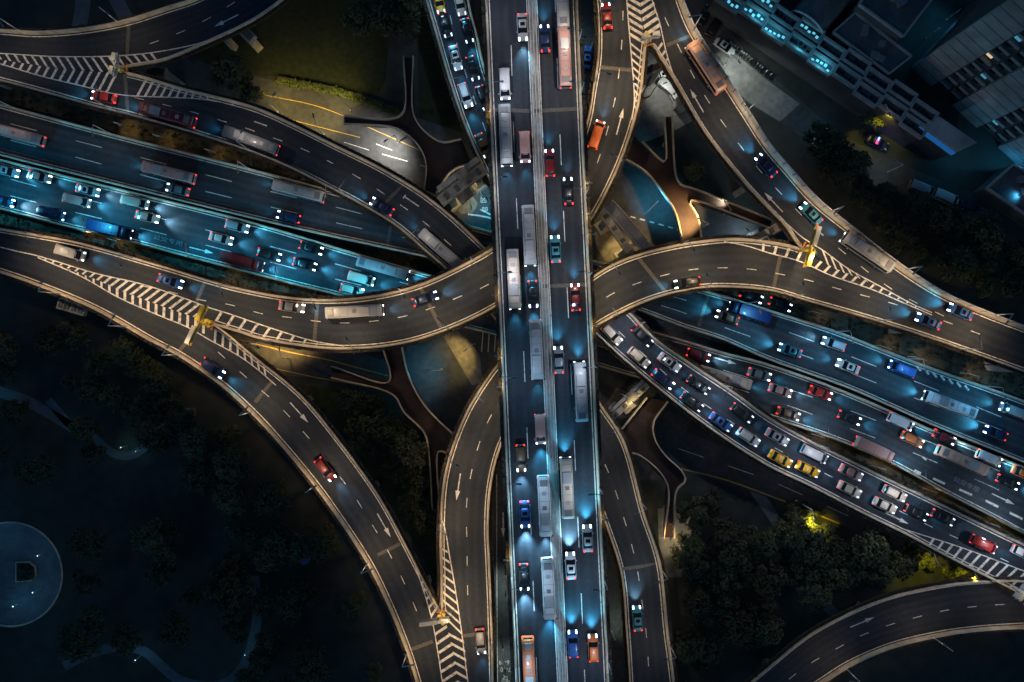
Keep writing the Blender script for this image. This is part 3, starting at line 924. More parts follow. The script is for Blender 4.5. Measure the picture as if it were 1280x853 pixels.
for key in ('A', 'CG', 'EC', 'D', 'H', 'BF', 'J', 'SP', 'Q'):
    r = RD[key]
    step = max(1, int(r.n * 24 / max(1, plen(r.C))))
    for i in range(step // 2, r.n, step):
        c = r.C[i]
        if abs(c.x) > 150 or abs(c.y) > 100: continue
        if over_lower(c, key, r.z[i]): continue
        m = MB()
        t = (r.R[i] - r.L[i]); yaw = math.atan2(t.y, t.x); wl = t.length
        zt = r.z[i] - 2.31
        m.box((c.x, c.y, zt - 1.2), (wl * 0.62, 1.6, 1.2), yaw)
        u = Vector((math.cos(yaw), math.sin(yaw), 0))
        for s in (-1, 1):
            q = c + u * (s * wl * 0.18)
            m.box((q.x, q.y, -0.1), (1.3, 1.3, zt - 1.1), yaw)
        m.build('support_pier', M['concrete'], ROOT[key])

# ------------------------------------------------------------------ free portal beams seen beside the decks
def portal(p1, p2, zt, w, label, pads=True, twin=False, cols=(-.3, .3)):
    a, b = P(*p1, zt), P(*p2, zt)
    base = P((p1[0] + p2[0]) / 2, (p1[1] + p2[1]) / 2, 0)
    base = Vector(((a.x + b.x) / 2, (a.y + b.y) / 2, 0))
    root = empty('bridge_pier', base, label, 'bridge pier', 'portal piers between the ramps')
    u = (b - a); Ln = u.length; yaw = math.atan2(u.y, u.x); u.normalize()
    c = (a + b) / 2
    m = MB(); m.box((c.x, c.y, zt - 1.3), (Ln, w, 1.3), yaw); bm = m.build('cross_beam', M['concrete'], root)
    for s in (-.36, -.12, .12, .36):
        m = MB(); q = c + u * (Ln * s); m.box((q.x, q.y, zt + 0.003), (0.9, w * 0.62, 0.3), yaw)
        m.build('bearing_pad', M['joint'], bm)
    n_ = Vector((-u.y, u.x, 0))
    if twin:
        m = MB(); q = c + n_ * (w * .95) + u * .6; m.box((q.x, q.y, zt - 1.0), (Ln * .9, w * .5, 1.0), yaw); m.build('cross_beam', M['concrete'], root)
        m = MB(); q = c - n_ * (w * .8) - u * (Ln * .08); m.box((q.x, q.y, zt - 1.6), (Ln * .28, w * 1.0, 1.2), yaw); m.build('ledge', M['island'], root)
        m = MB(); q = c + n_ * (w * .5) + u * (Ln * .1); m.box((q.x, q.y, zt + .003), (Ln * .22, w * 1.3, .5), yaw); m.build('cap_block', M['island'], root)
    for s in cols:
        q = c + u * (Ln * s)
        m = MB(); m.box((q.x, q.y, -0.1), (1.5, w * 0.8, zt - 1.2), yaw); col = m.build('column', M['concrete'], root)
        if pads:
            m = MB(); m.box((q.x, q.y, 0.0), (3.0, w * 0.8 + 1.6, 0.7), yaw, 0.85); m.build('footing', M['concrete'], col)
    return root

portal((550, 252), (606, 209), 11.5, 2.4, 'yellowish concrete pier beam beside the jammed ramp and the brown footbridge', twin=True)
portal((751, 262), (795, 325), 11.5, 1.7, 'amber lit concrete pier beam over the small traffic island right of the viaduct')
portal((764, 524), (810, 481), 6.8, 1.3, 'stepped concrete pier beam below the head of the traffic jam', twin=True)
portal((958, 292), (1004, 268), 13.0, 1.8, 'pale pier beam crossing under the ramp by the yellow sign gantry')
portal((298, 32), (315, 49), 11.6, 2.2, 'short pier stub poking out below the ramp in the corner', False, cols=(-.3,))
portal((72, 378), (106, 388), 13.0, 2.6, 'grey pier stub poking out over the dark park', False, cols=(-.3,))
portal((802, 92), (826, 82), 12.8, 1.8, 'pale pier beam in the gap under the yellow striped fork', False)
portal((184, 88), (206, 92), 10.2, 2.6, 'yellow lit pier head in the gap behind the corner fork', False)
m = MB()
root = empty('pipe_bridge', P(785, 285, 0), 'dark narrow service walkway beside the amber pier beam', 'walkway')
a, b = P(760, 256, 10.6), P(812, 314, 10.6)
u = (b - a); yaw = math.atan2(u.y, u.x); c = (a + b) / 2
m.box((c.x, c.y, 10.0), (u.length, 2.4, 0.5), yaw); m.build('walkway_deck', M['steel'], root)
for s in (-1, 1):
    m = MB(); n = Vector((-u.y, u.x, 0)).normalized() * (1.25 * s)
    m.tube(a + n + Vector((0, 0, .9)), b + n + Vector((0, 0, .9)), 0.07)
    for k in range(9):
        q = a.lerp(b, k / 8) + n; m.tube(q - Vector((0, 0, .3)), q + Vector((0, 0, .9)), .05, seg=6)
    m.build('hand_rail', M['galv'], root)
for s in (.3, .7):
    q = a.lerp(b, s); m = MB(); m.box((q.x, q.y, -.1), (.8, .8, 10.1), yaw); m.build('column', M['concrete'], root)

# ------------------------------------------------------------------ brown footbridges
def footbridge(pts, rails, label, z=5.0, piers=()):
    cx = sum(p[0] for p in pts) / len(pts); cy = sum(p[1] for p in pts) / len(pts)
    b = P(cx, cy, z); b.z = 0
    root = empty('footbridge', b, label, 'footbridge', 'brown footbridges under the ramps')
    m = MB(); m.prism([tuple(P(x, y, z).to_2d()) for x, y in pts], z - 0.5, z)
    m.build('walking_deck', M['brown'], root)
    for rl in rails:
        c = catmull(rl, max(6, int(plen([Vector(q) for q in rl]) / 5)))
        w = [P(q.x, q.y, z) for q in c]
        m = MB(); wallstrip(m, w, [(-0.09, -0.3), (0.09, -0.3), (0.09, 1.05), (-0.09, 1.05)])
        pn = m.build('railing', M['galv'], root)
        m = MB(); wallstrip(m, [p + Vector((0, 0, 1.09)) for p in w], [(-0.13, -0.035), (0.13, -0.035), (0.13, 0.045), (-0.13, 0.045)])
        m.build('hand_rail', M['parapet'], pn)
    for (x, y) in piers:
        q = P(x, y, z); m = MB(); m.tube((q.x, q.y, -0.1), (q.x, q.y, z - 0.5), 0.55, seg=14); m.build('column', M['concrete'], root)
    return root

footbridge([(505, 72), (517, 72), (518, 146), (533, 167), (553, 179), (577, 175), (590, 205), (566, 214), (545, 243), (531, 238), (533, 205), (524, 184), (505, 166), (490, 160), (430, 156), (430, 146), (490, 150), (505, 141)],
           [[(505, 72), (505, 141), (490, 150), (430, 146)], [(517, 72), (518, 146), (533, 167), (553, 179), (577, 175)], [(430, 156), (490, 160), (505, 166), (524, 184), (533, 205), (531, 238)], [(590, 205), (566, 214), (545, 243)]],
           'brown footbridge beside the white lit road at the grass oval', piers=[(511, 110), (520, 165), (550, 200)])
footbridge([(802, 178), (828, 203), (831, 203), (830, 146), (839, 146), (845, 223), (851, 232), (864, 236), (965, 276), (962, 286), (861, 252), (871, 271), (877, 305), (853, 305), (843, 265), (831, 246), (808, 217), (782, 200), (785, 170)],
           [[(802, 178), (828, 203), (831, 203), (830, 146)], [(839, 146), (845, 223), (851, 232), (864, 236), (965, 276)], [(962, 286), (861, 252), (871, 271), (877, 305)], [(853, 305), (843, 265), (831, 246), (808, 217), (782, 200)]],
           'brown footbridge with a bright orange lamplit end above the blue road', piers=[(836, 175), (835, 230), (860, 285), (920, 262)])
footbridge([(478, 430), (502, 430), (511, 469), (531, 506), (572, 548), (558, 566), (549, 563), (550, 640), (541, 640), (536, 561), (531, 541), (505, 514), (493, 494), (415, 472), (415, 458), (487, 477)],
           [[(478, 430), (487, 477), (415, 458)], [(502, 430), (511, 469), (531, 506), (572, 548)], [(415, 472), (493, 494), (505, 514), (531, 541), (536, 561), (541, 640)], [(558, 566), (549, 563), (550, 640)]],
           'brown footbridge with blue edge rails between the two lower curved ramps', piers=[(490, 450), (515, 510), (545, 550)])
footbridge([(777, 536), (808, 497), (834, 502), (816, 529), (818, 549), (831, 569), (851, 588), (856, 600), (845, 612), (842, 672), (829, 672), (833, 604), (800, 569), (785, 565)],
           [[(777, 536), (808, 497)], [(834, 502), (816, 529), (818, 549), (831, 569), (851, 588), (856, 600), (845, 612), (842, 672)], [(829, 672), (833, 604), (800, 569), (785, 565)]],
           'brown footbridge below the traffic jam with stairs beside dark trees', piers=[(800, 530), (825, 585), (837, 640)])

# ------------------------------------------------------------------ lamps
def spot(name, loc, target, watts, col, cone=140, blend=0.8, r=0.25, parent=None):
    l = bpy.data.lights.new(name, 'SPOT')
    l.energy = watts; l.color = col; l.spot_size = R_(cone); l.spot_blend = blend; l.shadow_soft_size = r
    o = bpy.data.objects.new(name, l)
    link(o)
    d = (Vector(target) - Vector(loc)).normalized()
    o.rotation_euler = d.to_track_quat('-Z', 'Y').to_euler()
    if parent is not None:
        o.parent = parent
        o.location = Vector(loc) - origin(parent)
    else: o.location = loc
    return o

ORD = ['first', 'second', 'third', 'fourth', 'fifth', 'sixth', 'seventh', 'eighth', 'ninth', 'tenth', 'eleventh', 'twelfth', 'thirteenth', 'fourteenth', 'fifteenth', 'sixteenth', 'seventeenth', 'eighteenth', 'nineteenth', 'twentieth']
LAMPN = [0]

def street_lamp(base, toward, watts, col, label, h=7.5, arm=1.9, group='street lamps', cone=142):
    base = Vector(base)
    d = Vector(toward) - base; d.z = 0; d.normalize()
    root = empty('street_lamp', base, label, 'street lamp', group)
    m = MB(); m.tube(base, base + Vector((0, 0, h)), 0.13, 0.08, 10); m.tube(base, base + Vector((0, 0, .5)), 0.2, 0.16, 10)
    m.build('pole', M['pole'], root, True)
    top = base + Vector((0, 0, h)); tip = top + d * arm + Vector((0, 0, 0.35))
    m = MB(); m.tube(top - Vector((0, 0, .02)), tip, 0.07, 0.05, 8); m.build('arm', M['pole'], root, True)
    yaw = math.atan2(d.y, d.x)
    c = tip + d * 0.35
    m = MB(); m.box((c.x, c.y, c.z - 0.02), (0.95, 0.36, 0.16), yaw, 0.7); hd = m.build('lamp_head', M['steel'], root)
    m = MB(); m.box((c.x, c.y, c.z - 0.08), (0.7, 0.28, 0.056), yaw); m.build('lens', M['lamp_cool' if col[2] > col[0] else 'lamp_warm'], hd)
    L = c - Vector((0, 0, 0.25))
    spot('lamp_light', L, L + Vector((0, 0, -1)) + d * 0.5, watts, col, cone, 0.6, 0.2, root)
    return root

def deck_lamps(key, side, pix, watts, col, where, h=7.5, **kw):
    r = RD[key]
    for n, (x, y) in enumerate(pix):
        edge = r.pl if side == 'L' else r.pr
        i = min(range(r.n), key=lambda k: (edge[k] - Vector((x, y))).length)
        e = (r.L if side == 'L' else r.R)[i]
        c = r.C[i]
        d = (c - e); d.z = 0; d.normalize()
        street_lamp(e + d * 0.22 + Vector((0, 0, 0.96)), c, watts * (1.5 if col == WARM else 1.2), col,
                    'slim street lamp, ' + where.replace('#', ORD[n]), h, **kw)

deck_lamps('D', 'R', [(78, 371), (160, 408), (224, 445), (312, 517), (394, 608), (459, 704), (508, 815)], 1500, WARM, 'park side ramp, # from the left edge')
deck_lamps('H', 'R', [(868, 40), (932, 142), (1036, 268), (1128, 337), (1235, 393)], 1500, WARM, 'noise barrier ramp, # from the top edge')
deck_lamps('CG', 'L', [(60, 296), (170, 323), (290, 358), (400, 373), (500, 362), (590, 325)], 1150, WARM, 'upper curve left of the viaduct, # from the left edge', 6.5)
deck_lamps('CG', 'R', [(340, 427), (450, 436), (560, 413), (772, 213), (800, 120)], 1150, WARM, 'outer curve rail feeding the top ramp, # along', 6.5)
deck_lamps('CG', 'L', [(741, 105), (746, 20)], 1500, WARM, 'ramp just right of the viaduct top, # going up', 6.5)
deck_lamps('EC', 'L', [(760, 333), (850, 305), (945, 300), (1000, 311)], 1200, WARM, 'upper rail of the right hand curve, # from the viaduct', 6.5)
deck_lamps('EC', 'R', [(770, 396), (880, 361), (990, 373), (1095, 403), (1200, 437)], 1100, WARM, 'lower rail of the right hand curve, # from the viaduct', 6.5)
deck_lamps('EC', 'L', [(596, 492), (563, 570), (550, 650), (552, 745)], 1500, WARM, 'ramp left of the viaduct bottom, # going down', 6.5)
deck_lamps('EC', 'R', [(616, 800)], 1100, WARM, 'ramp beside the viaduct at the bottom edge, # there', 6.5)
deck_lamps('BF', 'R', [(-10, 100), (142, 142), (311, 189), (430, 246), (520, 304)], 560, NEUT, 'lower ramp from the corner fork, # from the left edge')
deck_lamps('BF', 'L', [(766, 535), (801, 625), (826, 706), (838, 800)], 700, NEUT, 'lower ramp right of the viaduct bottom, # going down')
deck_lamps('J', 'L', [(30, 41), (147, 30)], 420, WARM, 'corner ramp above the striped fork, # from the left edge')
deck_lamps('SP', 'R', [(538, 20), (566, 115)], 1300, (.40, .68, 1.0), 'jammed ramp near the top edge, # going down')
deck_lamps('SP', 'L', [(800, 404), (905, 482), (1020, 554), (1130, 608), (1250, 666)], 1900, (.80, .86, 1.0), 'jammed ramp, # from the viaduct')
deck_lamps('Q', 'R', [(1057, 834), (1166, 796), (1276, 784)], 480, WARM, 'dark corner ramp at the bottom right, # from below')
deck_lamps('KN', 'L', [(20, 135), (142, 168), (311, 211), (420, 240)], 300, NEUT, 'upper low expressway, # from the left edge')
deck_lamps('KN', 'L', [(930, 377), (1042, 413), (1130, 447), (1222, 480)], 1800, (.14, .52, 0.95), 'low expressway right of the viaduct, # from the curve')
deck_lamps('MO', 'R', [(20, 268), (130, 295), (250, 326), (360, 354), (460, 380)], 3500, BLUE, 'added over the blue lit expressway, # from the left edge')  # added lamps, standing in for the blue headlight sheen on the asphalt
deck_lamps('MO', 'R', [(1020, 542), (1130, 588), (1250, 652)], 1500, (.62, .80, 1.0), 'busy expressway above the jam, # from the viaduct')
deck_lamps('A', 'L', [(607, 15), (611, 115), (617, 235), (622, 345)], 1250, (.80, .84, 1.0), 'viaduct rail facing the left edge, # down', 7.0)
deck_lamps('A', 'L', [(628, 470), (633, 600), (639, 725), (644, 840)], 1250, (.46, .72, 1.0), 'cooler lower viaduct rail facing the left edge, # down', 7.0)
deck_lamps('A', 'R', [(725, 60), (727, 120), (733, 245), (738, 345)], 1250, NEUT, 'viaduct rail facing the right edge, # down', 7.0)
deck_lamps('A', 'R', [(742, 455), (750, 605), (755, 715), (760, 820)], 1150, (.72, .82, 1.0), 'cooler lower viaduct rail facing the right edge, # down', 7.0)
rA_ = RD['A']
for n, (sd, y) in enumerate((('R', 236), ('R', 268), ('R', 300), ('R', 405), ('R', 640), ('L', 150), ('L', 372), ('L', 446), ('L', 482), ('L', 700))):
    pl_ = rA_.pr if sd == 'R' else rA_.pl
    i = min(range(rA_.n), key=lambda k: abs(pl_[k].y - y))
    e = (rA_.R if sd == 'R' else rA_.L)[i]
    d = (e - rA_.C[i]); d.z = 0; d.normalize()
    street_lamp(e - d * 0.15 + Vector((0, 0, 0.98)), e + d, 300, (1, .64, .14), 'small added amber lamp over the viaduct planter, %s of ten' % ORD[n], 1.4, 0.55, 'added amber planter lamps')  # added lamps that make the planter shrubs glow amber

# ground level lamps
def ground_lamp(px, py, tx, ty, watts, col, label, h=7.0, z=0.0, **kw):
    b = P(px, py, z); street_lamp(b, P(tx, ty, z), watts, col, label, h, group='street lamps at ground level', **kw)

ground_lamp(498, 178, 470, 196, 7500, (1, .95, .85), 'black street lamp lighting the white road patch beside the brown footbridge', 6)
ground_lamp(405, 168, 400, 150, 3600, (1, .74, .25), 'double street lamp on the yellow lit road below the grass oval', 7)
ground_lamp(347, 140, 355, 130, 2400, (1, .70, .2), 'leaning white street lamp by the yellow lit hedge', 7)
ground_lamp(438, 138, 430, 130, 900, (1, .75, .25), 'small lamp at the stairs of the footbridge by the grass oval', 5)
ground_lamp(362, 448, 360, 440, 4500, AMBER, 'amber lamp on the verge below the left hand curve', 6)
ground_lamp(320, 430, 330, 434, 900, AMBER, 'amber lamp close to the fork with the yellow gantry', 5)
ground_lamp(879, 284, 866, 278, 9500, (1, .62, .25), 'lamp over the orange lit end of the footbridge', 5.0, 5.0, cone=95)
ground_lamp(813, 120, 825, 115, 1400, (.95, .98, .9), 'lamp in the gap under the yellow striped fork', 6)
ground_lamp(905, 82, 915, 95, 2600, (.85, 1, .95), 'lamp beside the white parked car and the scooters', 7)
ground_lamp(850, 690, 842, 680, 900, (1, .85, .5), 'lamp at the foot of the stairs beside dark trees', 5)
ground_lamp(838, 655, 836, 660, 700, (1, .6, .25), 'amber lamp over the stairs of the lower footbridge', 4, 5.0)
ground_lamp(594, 430, 580, 440, 2600, (1, .72, .25), 'lamp over the sandy traffic island left of the viaduct', 7, cone=82)
ground_lamp(762, 296, 768, 305, 2400, (1, .70, .25), 'lamp over the small traffic island right of the viaduct', 7, cone=90)
ground_lamp(590, 262, 584, 248, 1200, (1, .78, .4), 'lamp at the rounded island beside the footbridge', 7)
ground_lamp(775, 492, 785, 500, 500, (1, .76, .35), 'lamp beside the stepped pier beam', 9)
ground_lamp(632, 720, 632, 735, 1100, (.8, 1, .95), 'lamp over the bus lane beside the viaduct', 6)
ground_lamp(629, 812, 632, 828, 900, (.8, 1, .95), 'added lamp by the painted hours on the bus lane', 6)  # added to brighten the dim road lettering
ground_lamp(739, 60, 735, 60, 500, (.5, .8, 1), 'lamp in the slot between viaduct and top ramp', 6)
ground_lamp(765, 790, 770, 780, 500, (.8, 1, .8), 'lamp in the slot between viaduct and lower ramp', 5)
ground_lamp(806, 268, 812, 262, 2600, BLUE, 'added blue lamp over the dashed line on the blue road', 6)  # added in place of headlights that light this road blue
ground_lamp(602, 245, 606, 250, 2000, BLUE, 'blue lamp over the lettered lane left of the viaduct', 6)
ground_lamp(552, 462, 545, 462, 1300, BLUE, 'blue lamp beside the sandy traffic island', 6)
ground_lamp(905, 268, 900, 262, 700, (1, .9, .7), 'lamp beside the orange lit footbridge on the dark verge', 6)
ground_lamp(936, 300, 925, 288, 900, (.6, .85, 1), 'cool lamp over the parked vehicles under the right hand curve', 4)
ground_lamp(1030, 175, 1020, 170, 420, (.2, .6, 1), 'dim street lamp beside the side street', 7)
ground_lamp(1110, 215, 1100, 210, 420, (.15, .5, 1), 'dim street lamp near the parked vans', 7)

for n_, (x, y, w_) in enumerate(((150, 157, 420), (198, 172, 380), (262, 190, 260), (105, 289, 260), (142, 300, 300), (280, 345, 200), (1092, 432, 420), (1135, 446, 420), (1200, 466, 360), (1010, 390, 260), (1148, 608, 260), (1085, 580, 220), (1010, 541, 200), (1225, 650, 220), (600, 345, 380), (728, 262, 420), (618, 480, 360))):
    ground_lamp(x, y, x + 6, y + 2, w_ * .5, (1, .66, .2), 'low amber lamp on the verge between decks, %s from the photo left' % ORD[sorted([150, 198, 262, 105, 142, 280, 1092, 1135, 1200, 1010, 1148, 1085, 1011, 1225, 600, 728, 618]).index(x if (x, y) != (1010, 541) else 1011)], 3.0, 0.0)

# ------------------------------------------------------------------ vehicles
def ring(x, hw_b, hw_t, zb, zt, r=0.12):
    """rounded cross-section, 12 points"""
    zm = zb + (zt - zb) * 0.55
    pts = [(-hw_b * .82, zb), (hw_b * .82, zb), (hw_b * .97, zb + r), (hw_b, zm), (hw_t, zt - r), (hw_t - r * 1.2, zt), (hw_t * .4, zt + r * .25),
           (-hw_t * .4, zt + r * .25), (-(hw_t - r * 1.2), zt), (-hw_t, zt - r), (-hw_b, zm), (-hw_b * .97, zb + r)]
    return [Vector((x, y, z)) for y, z in pts]

PROTO = {}

def wheel_mesh(m, x, y, r=0.33, w=0.22):
    m.tube((x, y - w / 2, r), (x, y + w / 2, r), r, r, 14)

def proto(kind, colour, lit, amber=False):
    key = (kind, colour, lit, amber)
    if key in PROTO: return PROTO[key]
    body = M['p_' + colour]
    hd = {0: M['lens_off'], 1: M['head'], 2: M['head_dim']}[int(lit)]
    tl = {0: M['tail_off'], 1: M['tail_amber'] if amber else M['tail'], 2: M['tail_dim']}[int(lit)]
    parts = []                 # (name, mesh, [subparts])
    def add(name, mb, mat, smooth=False, sub=None):
        parts.append((name, mb.mesh(name, mat, smooth=smooth), sub or []))
    def wheels(xs, y, r, w=.22):
        for x in xs:
            for s in (-1, 1):
                m = MB(); wheel_mesh(m, x, s * y, r, w)
                m2 = MB(); m2.tube((x, s * (y + w / 2 - .01), r), (x, s * (y + w / 2 + .012), r), r * .6, r * .5, 10)
                add('wheel', m, M['rubber'], False, [('rim', m2.mesh('rim', M['galv']))])
    if kind in ('car', 'suv'):
        h = 0.16 if kind == 'suv' else 0.0
        m = MB()
        st = [(-2.36, .66, .60, .42, .78), (-2.28, .84, .76, .30, .92 + h), (-1.75, .90, .80, .22, .97 + h), (-1.0, .91, .84, .20, .97 + h),
              (0.3, .91, .84, .20, .95 + h), (1.0, .91, .82, .20, .93 + h), (1.75, .89, .76, .22, .84 + h * .8), (2.22, .82, .68, .28, .72 + h * .6), (2.36, .64, .54, .40, .62 + h * .5)]
        m.loft([ring(*s) for s in st]); add('body', m, body, True)
        x0, x1, x2, x3 = (-1.70, -1.05, .30, 1.12) if kind == 'car' else (-2.15, -1.85, .35, 1.12)
        zr, zb = 1.44 + h * 1.4, .95 + h
        m = MB(); m.loft([ring(x1 - .05, .60, .54, zr - .09, zr - .05, .04), ring(x1 + .2, .66, .58, zr - .09, zr, .05), ring((x1 + x2) / 2, .67, .59, zr - .09, zr + .02, .05), ring(x2 - .15, .66, .57, zr - .09, zr, .05), ring(x2 + .06, .60, .53, zr - .1, zr - .06, .04)])
        add('roof', m, body, True)
        if colour in ('white', 'silver', 'blue', 'teal') and kind == 'car':
            m = MB(); m.box((-.28, 0, zr + .012), (.62, .80, .03), 0, .94); add('sunroof', m, M['glass'])
        m = MB(); m.loft([[Vector((x2 + .04, -.60, zr - .09)), Vector((x2 + .04, .60, zr - .09)), Vector((x2 - .1, .60, zr - .12)), Vector((x2 - .1, -.60, zr - .12))],
                          [Vector((x3, -.74, zb - .02)), Vector((x3, .74, zb - .02)), Vector((x3 - .2, .74, zb - .10)), Vector((x3 - .2, -.74, zb - .10))]])
        add('windscreen', m, M['glass'])
        m = MB(); m.loft([[Vector((x1 - .03, -.60, zr - .09)), Vector((x1 - .03, .60, zr - .09)), Vector((x1 + .1, .60, zr - .12)), Vector((x1 + .1, -.60, zr - .12))],
                          [Vector((x0, -.73, zb)), Vector((x0, .73, zb)), Vector((x0 + .2, .73, zb - .10)), Vector((x0 + .2, -.73, zb - .10))]])
        add('rear_window', m, M['glass'])
        for s in (-1, 1):
            m = MB(); m.loft([[Vector((x1 + .02, s * .62, zr - .10)), Vector((x2 - .02, s * .62, zr - .10)), Vector((x2 - .02, s * .57, zr - .10)), Vector((x1 + .02, s * .57, zr - .10))],
                              [Vector((x0 + .1, s * .79, zb)), Vector((x3 - .12, s * .79, zb)), Vector((x3 - .12, s * .70, zb - .05)), Vector((x0 + .1, s * .70, zb - .05))]])
            add('side_window', m, M['glass'])
            m = MB(); m.box((.92, s * .98, zb - .02), (.16, .22, .13), 0, .8); add('mirror', m, body)
            m = MB(); m.loft([ring(1.80, .17, .13, .66 + h * .6, .855 + h * .75, .03), ring(2.20, .16, .12, .56 + h * .5, .76 + h * .6, .03), ring(2.35, .12, .08, .55 + h * .5, .66 + h * .5, .02)])
            m.v = [(x, y + s * .60, z) for x, y, z in m.v]
            add('headlight', m, hd, True)
            m = MB(); m.loft([ring(-2.375, .14, .12, .62 + h, .76 + h, .02), ring(-2.20, .16, .13, .64 + h, .955 + h, .03), ring(-2.05, .15, .11, .74 + h, .985 + h, .02)])
            m.v = [(x, y + s * .62, z) for x, y, z in m.v]
            add('tail_light', m, tl, True)
        wheels((-1.42, 1.42), .80, .33)
        fx = 2.3
    elif kind == 'taxi':
        base = proto('car', colour, lit, amber)
        m = MB(); m.box((-.35, 0, 1.45), (.22, .62, .16), 0, .85)
        PROTO[key] = (base[0] + [('roof_sign', m.mesh('roof_sign', M['p_white']), [])], 2.3)
        return PROTO[key]
    elif kind == 'van':
        m = MB()
        m.loft([ring(-2.60, .86, .72, .40, 1.75, .1), ring(-2.52, .93, .80, .28, 1.92, .12), ring(-1.0, .95, .84, .25, 1.98, .12), ring(.9, .95, .84, .25, 1.97, .12), ring(1.35, .95, .80, .25, 1.80, .1), ring(2.0, .94, .78, .25, 1.22, .1), ring(2.45, .88, .70, .30, 1.02, .1), ring(2.58, .74, .58, .42, .85, .06)])
        add('body', m, body, True)
        m = MB(); m.loft([[Vector((1.28, -.70, 1.87)), Vector((1.28, .70, 1.87)), Vector((1.1, .7, 1.8)), Vector((1.1, -.7, 1.8))], [Vector((2.06, -.76, 1.27)), Vector((2.06, .76, 1.27)), Vector((1.9, .76, 1.1)), Vector((1.9, -.76, 1.1))]])
        add('windscreen', m, M['glass'])
        m = MB(); m.box((-2.57, 0, 1.15), (.1, 1.35, .6)); add('rear_window', m, M['glass'])
        m = MB(); m.box((-.3, 0, 2.0), (1.0, .7, .07), 0, .9); add('roof_vent', m, body)
        for s in (-1, 1):
            m = MB(); m.box((-.4, s * .915, 1.15), (3.4, .08, .5)); add('side_window', m, M['glass'])
            m = MB(); m.box((1.7, s * 1.04, 1.15), (.14, .22, .22)); add('mirror', m, body)
            m = MB(); m.box((2.42, s * .66, .78), (.30, .30, .28), 0, .8); add('headlight', m, hd)
            m = MB(); m.box((-2.56, s * .80, .9), (.16, .18, .55)); add('tail_light', m, tl)
        wheels((-1.6, 1.6), .84, .35)
        fx = 2.6
    elif kind == 'bus':
        m = MB()
        m.loft([ring(-5.75, 1.12, 1.02, .45, 2.75, .12), ring(-5.65, 1.24, 1.14, .30, 2.95, .16), ring(-3, 1.25, 1.16, .28, 3.02, .16), ring(3, 1.25, 1.16, .28, 3.02, .16), ring(5.55, 1.25, 1.14, .30, 2.98, .16), ring(5.75, 1.15, .98, .42, 2.7, .12)])
        add('body', m, body, True)
        m = MB(); m.box((5.69, 0, 1.25), (.16, 2.1, 1.35), 0, .94); add('windscreen', m, M['glass'])
        m = MB(); m.box((-5.72, 0, 1.7), (.12, 1.8, .8)); add('rear_window', m, M['glass'])
        for s in (-1, 1):
            m = MB(); m.box((-.2, s * 1.225, 1.45), (10.2, .09, .95)); add('side_window', m, M['glass'])
            m = MB(); m.box((5.82, s * 1.35, 1.9), (.2, .28, .4)); add('mirror', m, M['rubber'])
            m = MB(); m.box((5.68, s * .92, .62), (.34, .36, .3), 0, .85); add('headlight', m, hd)
            m = MB(); m.box((-5.73, s * 1.0, .9), (.18, .22, .6)); add('tail_light', m, tl)
        m = MB(); m.box((2.2, 0, 3.03), (2.3, 1.7, .26), 0, .9); m.box((2.2, -.4, 3.285), (.7, .5, .05)); m.box((2.2, .4, 3.285), (.7, .5, .05)); add('roof_unit', m, M['p_silver'])
        m = MB(); m.box((-2.6, 0, 3.03), (.8, .8, .12), 0, .9); add('roof_hatch', m, M['p_silver'])
        m = MB(); m.box((-4.6, 0, 3.0), (1.2, 1.5, .14), 0, .9); add('engine_cover', m, M['p_grey'])
        m = MB(); m.box((.2, 0, 3.04), (.8, .8, .10), 0, .9); add('roof_hatch', m, M['p_grey'])
        m = MB()
        for k in range(7): m.box((-4.0 + k * 1.45, 0, 3.045), (.06, 2.1, .035))
        for e in (-.95, .95): m.box((-.3, e, 3.03), (9.6, .05, .04))
        add('roof_seams', m, M['p_grey'])
        wheels((-3.3, 3.6), 1.13, .5, .3)
        fx = 5.85
    elif kind == 'truck':
        m = MB(); m.loft([ring(2.7, 1.12, 1.06, .5, 2.35, .1), ring(2.85, 1.18, 1.10, .45, 2.55, .12), ring(3.9, 1.18, 1.08, .45, 2.5, .12), ring(4.5, 1.16, 1.02, .45, 1.6, .1), ring(4.62, 1.08, .9, .5, 1.3, .08)]); add('cab', m, body, True)
        m = MB(); m.loft([[Vector((3.95, -.95, 2.46)), Vector((3.95, .95, 2.46)), Vector((3.8, .95, 2.3)), Vector((3.8, -.95, 2.3))], [Vector((4.56, -1.0, 1.62)), Vector((4.56, 1.0, 1.62)), Vector((4.3, 1.0, 1.5)), Vector((4.3, -1.0, 1.5))]]); add('windscreen', m, M['glass'])
        m = MB(); m.loft([ring(-4.6, 1.2, 1.18, .95, 2.95, .06), ring(2.45, 1.2, 1.18, .95, 2.95, .06)])
        for k in range(8): m.box((-4.2 + k * .9, 0, 2.955), (.07, 2.3, .05))
        add('cargo_box', m, body)
        m = MB(); m.box((-.6, 0, .6), (8.2, .9, .3)); add('chassis', m, M['rubber'])
        for s in (-1, 1):
            m = MB(); m.box((4.5, s * .85, .75), (.3, .34, .28)); add('headlight', m, hd)
            m = MB(); m.box((-4.63, s * .95, .75), (.14, .4, .2)); add('tail_light', m, tl)
            m = MB(); m.box((4.2, s * 1.3, 1.6), (.12, .2, .4)); add('mirror', m, M['rubber'])
        wheels((-3.2, -2.2, 3.5), 1.02, .48, .3)
        fx = 4.7
    PROTO[key] = (parts, fx)
    return PROTO[key]

NAMES = {'car': 'car', 'suv': 'car', 'taxi': 'taxi', 'van': 'van', 'bus': 'bus', 'truck': 'truck'}

